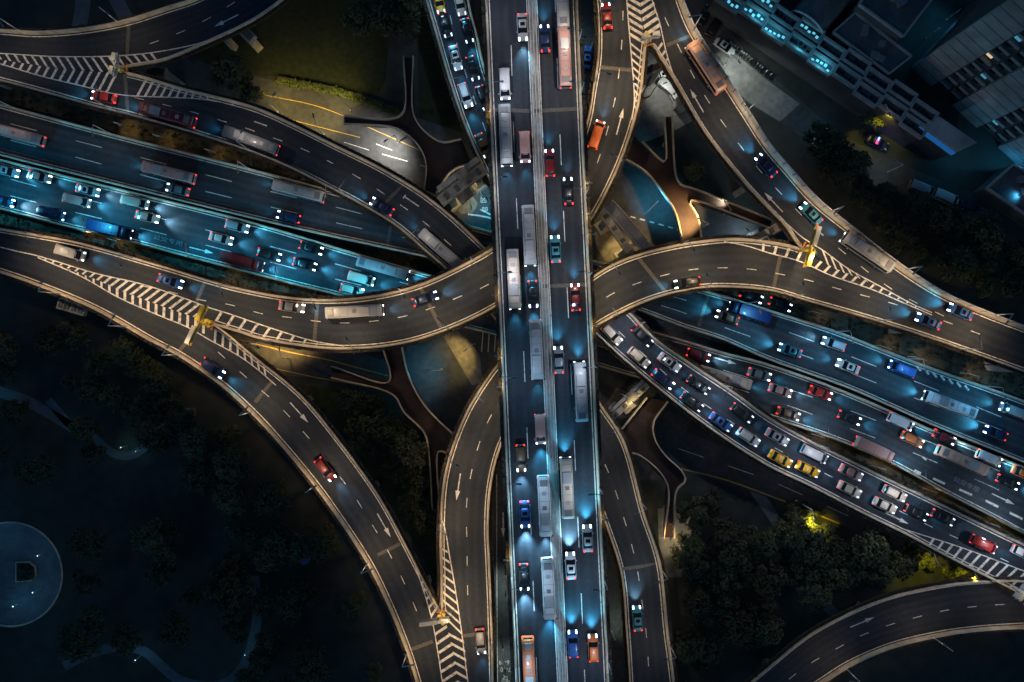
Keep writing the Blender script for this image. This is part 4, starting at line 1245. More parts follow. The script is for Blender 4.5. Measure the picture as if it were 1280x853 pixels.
def vehicle(kind, colour, loc, yaw, pitch, label, lit=True, amber=False, beam=None, group=None, jam=False):
    parts, fx = proto(kind, colour, lit, amber)
    root = empty(NAMES[kind], loc, label, NAMES[kind], group)
    root.rotation_euler = (0, -pitch, yaw)
    if kind in ('car', 'suv', 'taxi', 'van'): root.scale = (1.13, 1.15, 1.08)
    for name, me, sub in parts:
        o = bpy.data.objects.new(name, me); link(o); o.parent = root
        for n2, me2 in sub:
            s = bpy.data.objects.new(n2, me2); link(s); s.parent = o
    if beam:
        w, col = beam
        l = bpy.data.lights.new('headlight_beam', 'SPOT')
        l.energy = w; l.color = col; l.spot_size = R_(76); l.spot_blend = 1.0; l.shadow_soft_size = 0.4
        b = bpy.data.objects.new('headlight_beam', l); link(b); b.parent = root
        b.location = (fx + 0.35, 0, 0.85)
        d = Vector((1, 0, -0.20))
        b.rotation_euler = d.to_track_quat('-Z', 'Y').to_euler()
    return root

HB = BLUE
LANE = {
    ('A', 'ol'): "down the viaduct's outer headlight lane",
    ('A', 'il'): "down the viaduct's inner headlight lane",
    ('A', 'ir'): "down the viaduct's inner tail light lane",
    ('A', 'or'): "down the viaduct's outer tail light lane",
    ('MO', 'm1'): 'along the top lane of the blue expressway',
    ('MO', 'm2'): 'along the middle lane of the blue expressway',
    ('MO', 'm3'): 'along the bottom lane of the blue expressway',
    ('KN', 'k'): 'along the dim expressway above the blue one',
    ('BF', 'b'): 'along the lower ramp from the corner fork',
    ('BF', 'f'): 'along the lower ramp beside the viaduct bottom',
    ('CG', 'c'): 'along the curve left of the viaduct',
    ('CG', 'g'): 'along the ramp right of the viaduct top',
    ('EC', 'e'): 'along the curve right of the viaduct',
    ('EC', 'd'): 'along the ramp left of the viaduct bottom',
    ('H', 'h'): 'down the ramp with the noise barrier',
    ('D', 'd'): 'down the ramp over the dark park',
    ('KN', 'n1'): 'along the upper lane of the right expressway',
    ('KN', 'n2'): 'along the lower lanes of the right expressway',
    ('MO', 'o1'): 'along the upper lane beside the traffic jam',
    ('MO', 'o2'): 'along the middle lane beside the traffic jam',
    ('MO', 'o3'): 'along the bottom lane beside the traffic jam',
    ('SP', 's1'): 'down the left lane of the queue at the top',
    ('SP', 's2'): 'down the right lane of the queue at the top',
    ('SP', 'p1'): 'along the upper lane of the jammed ramp',
    ('SP', 'p2'): 'along the lower lane of the jammed ramp',
}
# road, lane, px, py, kind, colour, heading along the road, what it looks like, beam watts, [amber]
V = [
    ('A', 'il', 653, 36, 'car', 'silver', 1, 'silver car', 260), ('A', 'ol', 631, 108, 'van', 'white', 1, 'white van', 260), ('A', 'ol', 632, 172, 'bus', 'silver', 1, 'grey bus', 200),
    ('A', 'il', 656, 186, 'van', 'pink', 1, 'pinkish van', 200), ('A', 'il', 661, 296, 'bus', 'silver', 1, 'pale grey bus', 200), ('A', 'ol', 642, 350, 'bus', 'cream', 1, 'cream bus', 200),
    ('A', 'il', 666, 368, 'car', 'black', 1, 'black car', 300), ('A', 'il', 670, 437, 'bus', 'silver', 1, 'silver bus', 240), ('A', 'il', 675, 536, 'van', 'pink', 1, 'reddish van', 320),
    ('A', 'ol', 651, 572, 'car', 'brown', 1, 'brown car', 300), ('A', 'il', 680, 630, 'bus', 'white', 1, 'white bus', 380), ('A', 'ol', 656, 642, 'car', 'blue', 1, 'blue car', 420),
    ('A', 'il', 685, 732, 'bus', 'white', 1, 'white bus', 420), ('A', 'ol', 655, 720, 'car', 'black', 1, 'black car', 420), ('A', 'ol', 661, 830, 'bus', 'orange', 1, 'orange red bus', 380),
    ('A', 'ir', 681, 50, 'car', 'navy', -1, 'dark blue car with red tail lights', 150), ('A', 'or', 702, 4, 'bus', 'silver', -1, 'grey bus', 120), ('A', 'or', 705, 76, 'bus', 'pink', -1, 'pink bus', 150),
    ('A', 'ir', 687, 205, 'car', 'darkred', -1, 'dark red car', 120), ('A', 'or', 710, 240, 'car', 'black', -1, 'black car', 120), ('A', 'ir', 694, 312, 'car', 'teal', -1, 'teal car', 180),
    ('A', 'or', 719, 372, 'car', 'darkred', -1, 'dark red car', 160), ('A', 'ir', 698, 450, 'car', 'grey', -1, 'grey car', 260), ('A', 'or', 725, 489, 'bus', 'silver', -1, 'long grey bus', 200),
    ('A', 'ir', 708, 608, 'bus', 'cream', -1, 'pale warm bus', 420), ('A', 'or', 734, 672, 'car', 'silver', -1, 'silver car', 420), ('A', 'ir', 713, 706, 'car', 'white', -1, 'white car', 420),
    ('A', 'ir', 716, 803, 'car', 'blue', -1, 'blue car', 420), ('A', 'or', 741, 808, 'car', 'orange', -1, 'orange car', 380),
    # blue lit expressway
    ('MO', 'm1', 12, 215, 'car', 'silver', 1, 'silver car', 300), ('MO', 'm1', 52, 222, 'car', 'pink', 1, 'pinkish car', 300), ('MO', 'm1', 112, 239, 'car', 'silver', 1, 'silver car', 300),
    ('MO', 'm2', 100, 252, 'van', 'pink', 1, 'pale pink van', 300), ('MO', 'm1', 172, 254, 'van', 'cream', 1, 'cream van', 300), ('MO', 'm2', 186, 272, 'car', 'cream', 1, 'cream car', 300),
    ('MO', 'm3', 6, 252, 'car', 'navy', 1, 'dark blue car', 300), ('MO', 'm3', 68, 268, 'van', 'navy', 1, 'dark blue van', 300), ('MO', 'm3', 142, 288, 'truck', 'navy', 1, 'dark blue truck', 240),
    ('MO', 'm1', 298, 284, 'car', 'silver', 1, 'silver car', 320), ('MO', 'm2', 278, 299, 'car', 'pink', 1, 'pinkish car', 320), ('MO', 'm3', 306, 328, 'truck', 'darkred', 1, 'dark red truck', 260),
    ('MO', 'm2', 338, 319, 'car', 'black', 1, 'black car', 320), ('MO', 'm2', 382, 331, 'car', 'black', 1, 'black car', 320), ('MO', 'm1', 390, 311, 'car', 'black', 1, 'black car', 320),
    ('MO', 'm1', 480, 336, 'bus', 'silver', 1, 'silver bus', 200), ('MO', 'm2', 453, 349, 'van', 'cream', 1, 'cream van', 200), ('MO', 'm3', 441, 363, 'car', 'cream', 1, 'cream car', 220),
    # dim expressway
    ('KN', 'k', 28, 171, 'bus', 'pink', -1, 'pinkish bus', 60), ('KN', 'k', 215, 218, 'bus', 'pink', -1, 'pink bus', 60), ('KN', 'k', 224, 238, 'car', 'grey', -1, 'grey car', 60),
    ('KN', 'k', 376, 241, 'bus', 'silver', -1, 'grey bus', 60), ('KN', 'k', 362, 272, 'car', 'navy', -1, 'dark blue car', 60),
    # lower ramp
    ('BF', 'b', 132, 123, 'car', 'red', -1, 'red car with bright tail lights', 120), ('BF', 'b', 214, 147, 'bus', 'darkred', -1, 'dark red bus', 80), ('BF', 'b', 316, 178, 'bus', 'grey', -1, 'grey bus with red tail lights', 80),
    ('BF', 'b', 478, 259, 'car', 'navy', -1, 'dark blue car', 120), ('BF', 'b', 553, 314, 'bus', 'silver', -1, 'silver bus', 100), ('BF', 'f', 796, 772, 'car', 'teal', -1, 'teal car', 220),
    ('CG', 'c', 92, 317, 'van', 'silver', 1, 'silver van', 100), ('CG', 'c', 215, 352, 'car', 'blue', 1, 'blue car', 160), ('CG', 'c', 366, 384, 'car', 'grey', 1, 'grey car', 80),
    ('CG', 'c', 445, 390, 'bus', 'silver', 1, 'silver bus', 80), ('CG', 'c', 532, 374, 'car', 'navy', 1, 'dark blue car', 120), ('CG', 'g', 745, 170, 'van', 'orange', 1, 'orange van', 120),
    ('CG', 'g', 758, 22, 'car', 'darkred', 1, 'dark red car', 60),
    ('EC', 'e', 858, 354, 'car', 'black', 1, 'black car', 90), ('EC', 'e', 1158, 402, 'car', 'blue', 1, 'blue car', 360), ('EC', 'd', 601, 800, 'car', 'grey', 1, 'grey car', 80),
    ('H', 'h', 880, 88, 'bus', 'peach', -1, 'warm white bus', 120), ('H', 'h', 956, 208, 'car', 'navy', -1, 'dark blue car', 220), ('H', 'h', 1012, 268, 'car', 'teal', -1, 'teal car', 260),
    ('H', 'h', 1080, 317, 'bus', 'silver', -1, 'silver bus', 220), ('H', 'h', 1198, 390, 'car', 'blue', -1, 'blue car', 300),
    ('D', 'd', 268, 460, 'car', 'navy', 1, 'dark blue car', 160), ('D', 'd', 408, 586, 'car', 'darkred', 1, 'dark red car', 120),
    # right expressway
    ('KN', 'n1', 934, 391, 'truck', 'navy', -1, 'dark truck', 200), ('KN', 'n2', 908, 397, 'car', 'brown', -1, 'brown car', 260), ('KN', 'n2', 986, 438, 'car', 'teal', -1, 'teal car', 320),
    ('KN', 'n1', 1040, 430, 'car', 'silver', -1, 'silver car', 300), ('KN', 'n2', 1058, 458, 'car', 'white', -1, 'white car', 260), ('KN', 'n1', 1124, 461, 'van', 'blue', -1, 'blue van', 300),
    ('KN', 'n2', 1182, 505, 'bus', 'white', -1, 'long white bus', 220), ('KN', 'n2', 1242, 541, 'car', 'navy', -1, 'dark blue car', 320), ('KN', 'n1', 1262, 513, 'van', 'silver', -1, 'silver van', 260),
    ('MO', 'o1', 872, 444, 'car', 'darkred', 1, 'dark red car', 160), ('MO', 'o2', 904, 472, 'bus', 'cream', 1, 'tan bus', 120), ('MO', 'o1', 948, 468, 'car', 'grey', 1, 'grey car', 160),
    ('MO', 'o2', 974, 488, 'car', 'pink', 1, 'pinkish car', 160), ('MO', 'o1', 1024, 491, 'car', 'red', 1, 'bright red car', 200), ('MO', 'o3', 984, 517, 'car', 'brown', 1, 'brown car', 160),
    ('MO', 'o2', 1060, 522, 'car', 'black', 1, 'black car', 160), ('MO', 'o1', 1123, 527, 'van', 'white', 1, 'white van', 200), ('MO', 'o2', 1138, 549, 'car', 'orange', 1, 'orange car', 180),
    ('MO', 'o3', 1090, 561, 'truck', 'pink', 1, 'long pink truck', 120), ('MO', 'o1', 1178, 546, 'car', 'darkred', 1, 'dark red car', 220), ('MO', 'o2', 1197, 574, 'bus', 'peach', 1, 'peach bus', 120),
    ('MO', 'o1', 1233, 572, 'van', 'white', 1, 'white van with orange tail lights', 200, True), ('MO', 'o1', 1276, 591, 'car', 'orange', 1, 'orange car', 180), ('MO', 'o2', 1257, 602, 'car', 'black', 1, 'black car with red tail lights', 220),
    # the jam
    ('SP', 's1', 549, 3, 'taxi', 'yellow', 1, 'yellow taxi', 60), ('SP', 's2', 575, 6, 'car', 'cream', 1, 'cream car', 80), ('SP', 's1', 557, 33, 'car', 'black', 1, 'black car', 150),
    ('SP', 's2', 584, 40, 'car', 'black', 1, 'black car', 150), ('SP', 's1', 570, 74, 'car', 'white', 1, 'white car', 110), ('SP', 's2', 591, 87, 'car', 'black', 1, 'black car', 150),
    ('SP', 's1', 582, 121, 'car', 'white', 1, 'white car with glaring headlights', 190), ('SP', 's2', 604, 124, 'car', 'black', 1, 'black car', 150), ('SP', 's2', 604, 183, 'car', 'brown', 1, 'brown car', 100),
    ('SP', 'p2', 764, 418, 'suv', 'cream', 1, 'cream estate car', 60), ('SP', 'p1', 802, 420, 'car', 'black', 1, 'black car', 70), ('SP', 'p2', 798, 447, 'suv', 'cream', 1, 'tan off-roader', 50),
    ('SP', 'p1', 836, 453, 'car', 'white', 1, 'white car', 120), ('SP', 'p2', 828, 474, 'car', 'navy', 1, 'dark blue car with glaring headlights', 220), ('SP', 'p1', 872, 481, 'car', 'black', 1, 'black car', 120),
    ('SP', 'p2', 864, 502, 'car', 'black', 1, 'black car', 120), ('SP', 'p1', 926, 516, 'car', 'black', 1, 'black car', 110), ('SP', 'p2', 900, 527, 'car', 'blue', 1, 'blue car', 120),
    ('SP', 'p2', 934, 546, 'car', 'white', 1, 'white car with dark glass', 80), ('SP', 'p1', 970, 546, 'car', 'silver', 1, 'silver car', 80), ('SP', 'p2', 974, 573, 'taxi', 'yellow', 1, 'yellow taxi', 60),
    ('SP', 'p2', 1008, 586, 'taxi', 'yellow', 1, 'yellow taxi', 60), ('SP', 'p1', 1016, 567, 'van', 'silver', 1, 'silver van', 80), ('SP', 'p1', 1062, 590, 'car', 'pink', 1, 'pinkish car', 80),
    ('SP', 'p2', 1060, 611, 'car', 'cream', 1, 'cream car', 80), ('SP', 'p1', 1116, 616, 'car', 'cream', 1, 'pale cream car', 120), ('SP', 'p2', 1104, 631, 'taxi', 'cream', 1, 'cream taxi', 80),
    ('SP', 'p2', 1143, 640, 'car', 'black', 1, 'black car', 110), ('SP', 'p1', 1176, 646, 'car', 'black', 1, 'black car', 110), ('SP', 'p1', 1226, 679, 'van', 'red', 1, 'red and pale van', 90),
    ('SP', 'p1', 1276, 690, 'car', 'white', 1, 'white car', 90),
]
byl = {}
for v in V: byl.setdefault((v[0], v[1]), []).append(v)
for (rk, ln), vs in byl.items():
    r = RD[rk]
    vs.sort(key=lambda v: r.near(v[2], v[3]))
    for n, v in enumerate(vs):
        _, _, px, py, kind, colour, sg, desc, w = v[:9]
        if kind == 'car' and (int(px) * 5 + int(py) * 3) % 7 in (1, 4): kind = 'suv'
        t = r.tangent(px, py) * sg
        loc = r.put(px, py, 0.03)
        vehicle(kind, colour, loc, math.atan2(t.y, t.x), math.asin(max(-1, min(1, t.z))),
                '%s, %s %s' % (desc, ORD[n], LANE[(rk, ln)]), 2 if rk == 'SP' and 'headlights' not in desc else 1, len(v) > 9, (w * (26.0 if rk == 'A' and py > 480 else 10.0 if rk != 'SP' else 7.0) * (0.55 + 0.9 * ((px * 7 + py * 13) % 10) / 10), BEAM if (px * 3 + py) % 5 else (.34, .72, 1.0)), 'vehicles on the interchange')

# parked vehicles on the ground (px, py, kind, colour, pixel heading degrees, label)
for px, py, kind, colour, deg, label, lit in (
    (880, 21, 'car', 'black', 60, 'black car parked at the bend by the noise barrier', False),
    (892, 35, 'suv', 'black', 58, 'black off-roader parked next to the white car', False),
    (905, 60, 'car', 'white', -36, 'white car parked under the lamp beside the scooters', False),
    (829, 97, 'car', 'white', -70, 'white car parked under the edge of the striped fork', False),
    (836, 113, 'van', 'silver', -40, 'silver van parked in the gap under the fork', False),
    (846, 128, 'suv', 'silver', -62, 'silver car parked behind the silver van in the gap', False),
    (734, 73, 'car', 'blue', 85, 'blue car in the slot beside the viaduct top', False),
    (1027, 183, 'car', 'white', -34, 'white car standing on the side street below the trees', False),
    (1095, 179, 'car', 'navy', -25, 'patrol car with red and blue beacons near the lit tree', False),
    (1150, 237, 'van', 'silver', -24, 'first pale van parked on the dark street by the towers', False),
    (1180, 248, 'van', 'white', -24, 'second pale van parked on the dark street, wholly plain', False),
    (1212, 260, 'car', 'navy', -24, 'dark car parked ahead of the two pale vans', False),
    (974, 381, 'car', 'black', -20, 'black car on the lower road under the right hand curve', True),
    (938, 371, 'car', 'black', -20, 'black car half hidden beside the right hand curve', True),
):
    root = vehicle(kind, colour, P(px, py, 0.04 if kind else 0), R_(deg), 0, label, lit, False, None, 'vehicles parked on the ground')
    if 'patrol' in label:
        for s, mm in ((-1, 'police_red'), (1, 'police_blue')):
            m = MB(); m.box((-.3, s * .38, 1.46), (.35, .6, .18)); o = m.build('beacon', M[mm]); o.parent = root
        l = bpy.data.lights.new('beacon_light', 'POINT'); l.energy = 25; l.color = (.3, .15, 1); b = bpy.data.objects.new('beacon_light', l); link(b); b.parent = root; b.location = (-.3, 0, 2.0)

# scooters
sm = MB()
sm.tube((-.55, -.05, .25), (-.55, .05, .25), .25, seg=12); sm.tube((.55, -.05, .25), (.55, .05, .25), .25, seg=12)
sm.box((-.35, 0, .38), (.75, .30, .30), 0, .8); sm.box((.1, 0, .2), (.6, .28, .12)); sm.box((.38, 0, .25), (.16, .36, .6), 0, .7)
sm.tube((.42, 0, .8), (.36, 0, 1.02), .04); sm.tube((.36, -.33, 1.02), (.36, .33, 1.02), .03)
scm = [sm.mesh('scooter', M['p_' + c]) for c in ('white', 'black', 'silver', 'grey')]
seat = MB(); seat.box((-.35, 0, .685), (.7, .28, .09), 0, .9); seat.box((-.78, 0, .62), (.26, .3, .26)); seatm = seat.mesh('seat', M['rubber'])
rng = random.Random(3)
def scooters(a, b, n, head, label, group):
    for i in range(n):
        t = (i + rng.uniform(-.2, .2)) / (n - 1)
        loc = P(a[0] + (b[0] - a[0]) * t, a[1] + (b[1] - a[1]) * t, 0.035)
        o = bpy.data.objects.new('scooter', rng.choice(scm)); link(o); o.location = loc
        o.rotation_euler = (0, 0, R_(head + rng.uniform(-10, 10)))
        tag(o, label, 'scooter', group)
        s = bpy.data.objects.new('seat', seatm); link(s); s.parent = o
scooters((909, 54), (962, 96), 20, 55, 'scooter parked in the lamplit row behind the white car', 'scooters in the lamplit row')
scooters((910, 10), (962, 44), 18, 55, 'scooter parked in the row along the teal lit shop building', 'scooters along the shop building')

# ------------------------------------------------------------------ sign gantries and crash cushions
def gantry(px, py, z, ang, label, len1=4.0, len2=4.6, h=6.0):
    big = h > 5; ys = 'yellow_steel' if big else 'galv'
    b = P(px, py, z)
    root = empty('sign_gantry', b, label, 'sign gantry', 'yellow sign gantries at the forks')
    u = Vector((math.cos(ang), math.sin(ang), 0)); w = Vector((-u.y, u.x, 0))
    m = MB(); m.tube(b, b + Vector((0, 0, h)), 0.3, 0.22, 12); m.build('post', M[ys], root, True)
    top = b + Vector((0, 0, h))
    m = MB(); m.tube(top - u * len2, top + u * len1, 0.16, seg=8); m.tube(top - u * len2 - Vector((0, 0, 1.1)), top + u * len1 - Vector((0, 0, 1.1)), 0.12, seg=8)
    k = -len2
    while k < len1 - .5:
        m.tube(top + u * k - Vector((0, 0, 1.1)), top + u * (k + .9), 0.06, seg=6); k += .9
    m.build('truss', M[ys], root)
    for s, e, mt in ((.6, len1 - .2, ys), (-len2 + .2, -.6, 'sign_back')):
        m = MB(); c = top + u * ((s + e) / 2) + w * .35
        m.box((c.x, c.y, c.z - 1.9), (e - s, .16, 2.4), ang); bd = m.build('sign_board', M['sign_back'], root)
        m = MB(); m.box((c.x, c.y, c.z + .55), (e - s, .85, .14), ang); m.build('visor', M[mt], bd)
    l = bpy.data.lights.new('sign_light', 'POINT'); l.energy = 190 if big else 90; l.color = (1, .7, .22); l.shadow_soft_size = .3
    o = bpy.data.objects.new('sign_light', l); link(o); o.parent = root; o.location = Vector((0, 0, h + 2.0)) + w * 1.2
    return root
gantry(262, 406, 16, R_(66), 'yellow sign gantry with a grey board at the fork over the park')
gantry(1000, 314, 16, R_(-106), 'yellow sign gantry at the fork beside the noise barrier ramp')
gantry(808, 56, 16, R_(10), 'small sign gantry at the striped fork at the top', 2.2, 1.8, 4)
gantry(156, 89, 13, R_(80), 'small sign gantry at the striped fork in the corner', 2.4, 2.4, 4)
gantry(552, 770, 16, R_(8), 'small sign gantry at the striped fork at the bottom', 2.0, 4.2, 4)
gantry(1266, 735, 9, R_(50), 'small sign gantry where the jammed ramp meets the dark ramp', 2.0, 2.0, 4)

def cushion(px, py, z, ang, label):
    b = P(px, py, z); root = empty('crash_cushion', b, label, 'crash cushion', 'crash cushions at the fork noses')
    u = Vector((math.cos(ang), math.sin(ang), 0)); w = Vector((-u.y, u.x, 0))
    m = MB()
    for i, ws in ((0, (0,)), (1, (-.4, .4)), (2, (-.4, .4))):
        for q in ws:
            c = b + u * (i * .85) + w * q
            m.tube(c + Vector((0, 0, .0)), c + Vector((0, 0, .95)), .38, .36, 14)
    m.build('barrels', M['yellow_steel'], root)
    m = MB(); c = b + u * 2.6; m.box((c.x, c.y, c.z), (.25, 1.7, 1.1), ang); m.build('backing_plate', M['orange'], root)
cushion(254, 401, 16.03, R_(-25), 'yellow crash cushion at the gantry fork over the park')
cushion(1016, 316, 16.03, R_(150), 'yellow crash cushion at the fork beside the noise barrier')
cushion(807, 43, 16.03, R_(-80), 'yellow crash cushion on the striped fork at the top')
cushion(146, 87, 13.03, R_(0), 'yellow crash cushion on the striped fork in the corner')
cushion(554, 778, 16.03, R_(100), 'yellow crash cushion on the striped fork at the bottom')

# ------------------------------------------------------------------ buildings by the top right corner
def along(a, b, t): return (a[0] + (b[0] - a[0]) * t, a[1] + (b[1] - a[1]) * t)

# stepped shop building with lit skylights
root = empty('shop_building', P(1040, 70, 0), 'long low building with stepped grey roof bands and teal lit windows', 'building')
A0, B0 = P(905, -20, 9), P(1165, 156, 9)
u = (B0 - A0); u.z = 0; Ls = u.length; u.normalize(); yaw = math.atan2(u.y, u.x); w = Vector((-u.y, u.x, 0))   # w points up-right
rng = random.Random(11)
m = MB(); c = A0 + u * (Ls / 2) ; m.box((c.x, c.y, -0.1), (Ls, 6.4, 8.0), yaw); m.build('wall', M['facade_dark'], root)
m = MB(); m.box((c.x, c.y, 7.9), (Ls - .4, 6.0, .2), yaw); m.build('roof', M['roof'], root)
nb_ = 9
seg = Ls / nb_
for row, off in ((0, -2.0), (1, 1.7)):
    for k in range(nb_):
        st = (0.55 if k % 2 else -0.25)
        c = A0 + u * (seg * (k + .5)) + w * (off + st)
        m = MB()
        for e in (-1.25, 1.25):
            q = c + w * e; m.box((q.x, q.y, 8.1), (seg * (1.0 if e > 0 else .96), .55, 1.0), yaw)
        for e in (-1, 1):
            q = c + u * (seg / 2 * e * .94); m.box((q.x, q.y, 8.1), (.45, 1.94, .95), yaw)
        m.build('roof_parapet', M['band'], root)
        lit = (k < 5 and (k + row) % 2 == 0) or (k in (1, 2, 3) and rng.random() < .6)
        m = MB()
        for e in range(5):
            q = c + u * (seg * (-.34 + .17 * e)) + w * rng.uniform(-.35, .35)
            m.box((q.x, q.y, 8.12), (seg * .10, rng.uniform(.25, .6), .35), yaw)
        m.build('skylight', M['win_teal'] if lit else M['glass'], root)
for i, (x, y, ww) in enumerate(((968, 36, 150), (1000, 62, 150), (1030, 78, 220), (950, 18, 150))):
    b = P(x, y, 10.2); l = bpy.data.lights.new('roof_light', 'POINT'); l.energy = ww; l.color = (.1, .6, .9); l.shadow_soft_size = .4
    o = bpy.data.objects.new('roof_light', l); link(o); o.parent = root; o.location = b - root.location

root = empty('gatehouse', P(1187, 168, 0), 'flat grey roofed block with a blue glowing edge at the end of the shop row', 'building')
pts = [P(x, y, 9).to_2d() for x, y in ((1175, 147), (1220, 178), (1196, 189), (1154, 158))]
m = MB(); m.prism([tuple(p) for p in pts], -0.1, 8.4); m.build('wall', M['facade_dark'], root)
cc = sum(pts, Vector((0, 0))) / 4
m = MB(); m.prism([tuple(cc + (p - cc) * 1.06) for p in pts], 8.4, 9.0); m.build('roof', M['facade'], root)
m = MB(); a, b = cc + (pts[3] - cc) * 1.08, cc + (pts[2] - cc) * 1.08
d = (b - a); yw = math.atan2(d.y, d.x); c = (a + b) / 2
m.box((c.x, c.y, 6.6), (d.length, .25, 1.6), yw); m.build('lit_fascia', M['win_blue'], root)
l = bpy.data.lights.new('edge_light', 'POINT'); l.energy = 350; l.color = (.05, .5, .9); o = bpy.data.objects.new('edge_light', l); link(o); o.parent = root
o.location = P(1208, 194, 6) - root.location

# towers: the facade that faces the interchange rises outwards
def tower(bl, br, depth, hgt, label, bays, floors, lit, seed):
    a, b = P(*bl, 0), P(*br, 0)
    u = (b - a); Lw = u.length; u.normalize(); n = Vector((-u.y, u.x, 0))
    if n.dot(a) < 0: n = -n                      # away from the centre
    yaw = math.atan2(u.y, u.x)
    root = empty('apartment_tower', (a + b) / 2 + n * depth / 2, label, 'apartment tower')
    c = (a + b) / 2 + n * (depth / 2)
    m = MB(); m.box((c.x, c.y, -0.1), (Lw, depth, hgt), yaw); m.build('wall', M['facade_dark'], root)
    m = MB(); m.box((c.x, c.y, hgt - .1), (Lw + .6, depth + .6, .9), yaw); m.build('roof', M['roof'], root)
    fh = hgt / floors
    rg = random.Random(seed)
    x = 0
    for kind, frac in bays:
        wd = frac * Lw
        cc = a + u * (x + wd / 2)
        if kind == 'panel':
            m = MB(); q = cc - n * .6
            m.box((q.x, q.y, 0), (wd, 1.2, hgt - .6), yaw)
            pn = m.build('wall_panel', M['facade'], root)
            m = MB()
            for f in range(1, floors):
                q = cc - n * 1.2; m.box((q.x, q.y, f * fh - .09), (wd + .04, .05, .18), yaw)
            m.build('floor_lines', M['facade_dark'], pn)
        else:
            # a column of windows with balcony slabs
            for f in range(1, floors):
                m = MB()
                q = cc - n * .45; m.box((q.x, q.y, f * fh - .12), (wd * .8, .9, .24), yaw)
                q = cc - n * .86; m.box((q.x, q.y, f * fh + .12), (wd * .8, .08, .6), yaw)
                m.build('balcony', M['band'], root)
            for f in range(floors):
                q = cc - n * .06 - u * (wd * .12)
                m = MB(); m.box((q.x, q.y, f * fh + .9), (wd * .42, .14, fh * .5), yaw)
                is_lit = (f, round(x)) in lit or rg.random() < .06
                m.build('window', M[rg.choice(('win_teal', 'win_dim', 'win_dim', 'win_warm'))] if is_lit else M['glass'], root)
        x += wd
    return root
tower((1143, 80), (1318, 240), 18, 66, 'tall grey apartment tower with dark window columns in the top right corner',
      [('panel', .145), ('win', .075), ('win', .075), ('panel', .175), ('win', .075), ('win', .075), ('panel', .20), ('win', .10), ('panel', .08)], 22, set(), 5)

def block(pts, z, label, seed=0):
    q = [P(x, y, z).to_2d() for x, y in pts]
    c = sum(q, Vector((0, 0))) / len(q)
    root = empty('building', (c.x, c.y, 0), label, 'building')
    m = MB(); m.prism([tuple(p) for p in q], -.1, z - .8); m.build('wall', M['facade_dark'], root)
    m = MB(); m.prism([tuple(c + (p - c) * .995) for p in q], z - .8, z - .6); rf = m.build('roof', M['roof'], root)
    m = MB()
    for i in range(len(q)):
        a, b = q[i], q[(i + 1) % len(q)]; d = b - a; cc = (a + b) / 2
        m.box((cc.x, cc.y, z - .8), (d.length, .4, .8), math.atan2(d.y, d.x))
    m.build('roof_edge', M['band'], root)
    rg = random.Random(seed)
    for k in range(4):
        s, t = rg.uniform(.2, .8), rg.uniform(.2, .8)
        p = q[0].lerp(q[1], s).lerp(q[3].lerp(q[2], s), t)
        m = MB(); m.box((p.x, p.y, z - .6), (rg.uniform(1, 2.5), rg.uniform(1, 2), rg.uniform(.6, 1.4)), rg.uniform(0, 3)); m.build('roof_unit', M['steel'], rf)
    return root
block([(1042, 40), (1112, 92), (1140, 70), (1070, 15)], 9, 'dark flat roofed block behind the long shop building', 1)
block([(1075, 5), (1130, 45), (1180, -20), (1120, -70)], 12, 'dark roofed building with a blue lamp beside the tower', 2)
block([(1235, 235), (1330, 300), (1350, 250), (1268, 205)], 6, 'low dark building with a bright blue doorway by the right edge', 3)
for (x, y, e) in ((1186, 22, 500), (1274, 206, 900), (1268, 245, 300), (1160, 45, 150)):
    b = P(x, y, 7); street_lamp(P(x - 3, y + 3, 0), b, e, (.05, .5, 1), {1186: 'blue lamp beside the tower wall', 1274: 'blue lamp glaring at the right edge below the tower', 1268: 'blue lamp by the low dark building', 1160: 'dim blue lamp beside the dark roofed building'}[x], 6, group='blue lamps around the towers')
# rounded drum roof near the top edge
root = empty('drum_roof', P(1012, 25, 0), 'dark barrel shaped roof with a pale ring near the top edge', 'building')
a, b = P(1004, 36, 5), P(1052, -22, 5)
m = MB(); rings = []
d = (b - a); d.z = 0; d.normalize(); w2 = Vector((-d.y, d.x, 0))
for p in (a, b):
    rings.append([Vector((p.x, p.y, 0)) + w2 * (4.2 * math.cos(t)) + Vector((0, 0, 7 + 3.2 * math.sin(t))) for t in [math.pi * k / 12 for k in range(13)]] + [Vector((p.x, p.y, 0)) - w2 * 4.2, Vector((p.x, p.y, 0)) + w2 * 4.2])
m.loft(rings); m.build('vault', M['roof'], root)
m = MB(); arc = [Vector((a.x, a.y, 0)) - d * .1 + w2 * (4.4 * math.cos(t)) + Vector((0, 0, 7 + 3.4 * math.sin(t))) for t in [math.pi * k / 16 for k in range(17)]]
for i in range(16): m.tube(arc[i], arc[i + 1], .22, seg=6)
m.build('ring_trim', M['galv'], root)

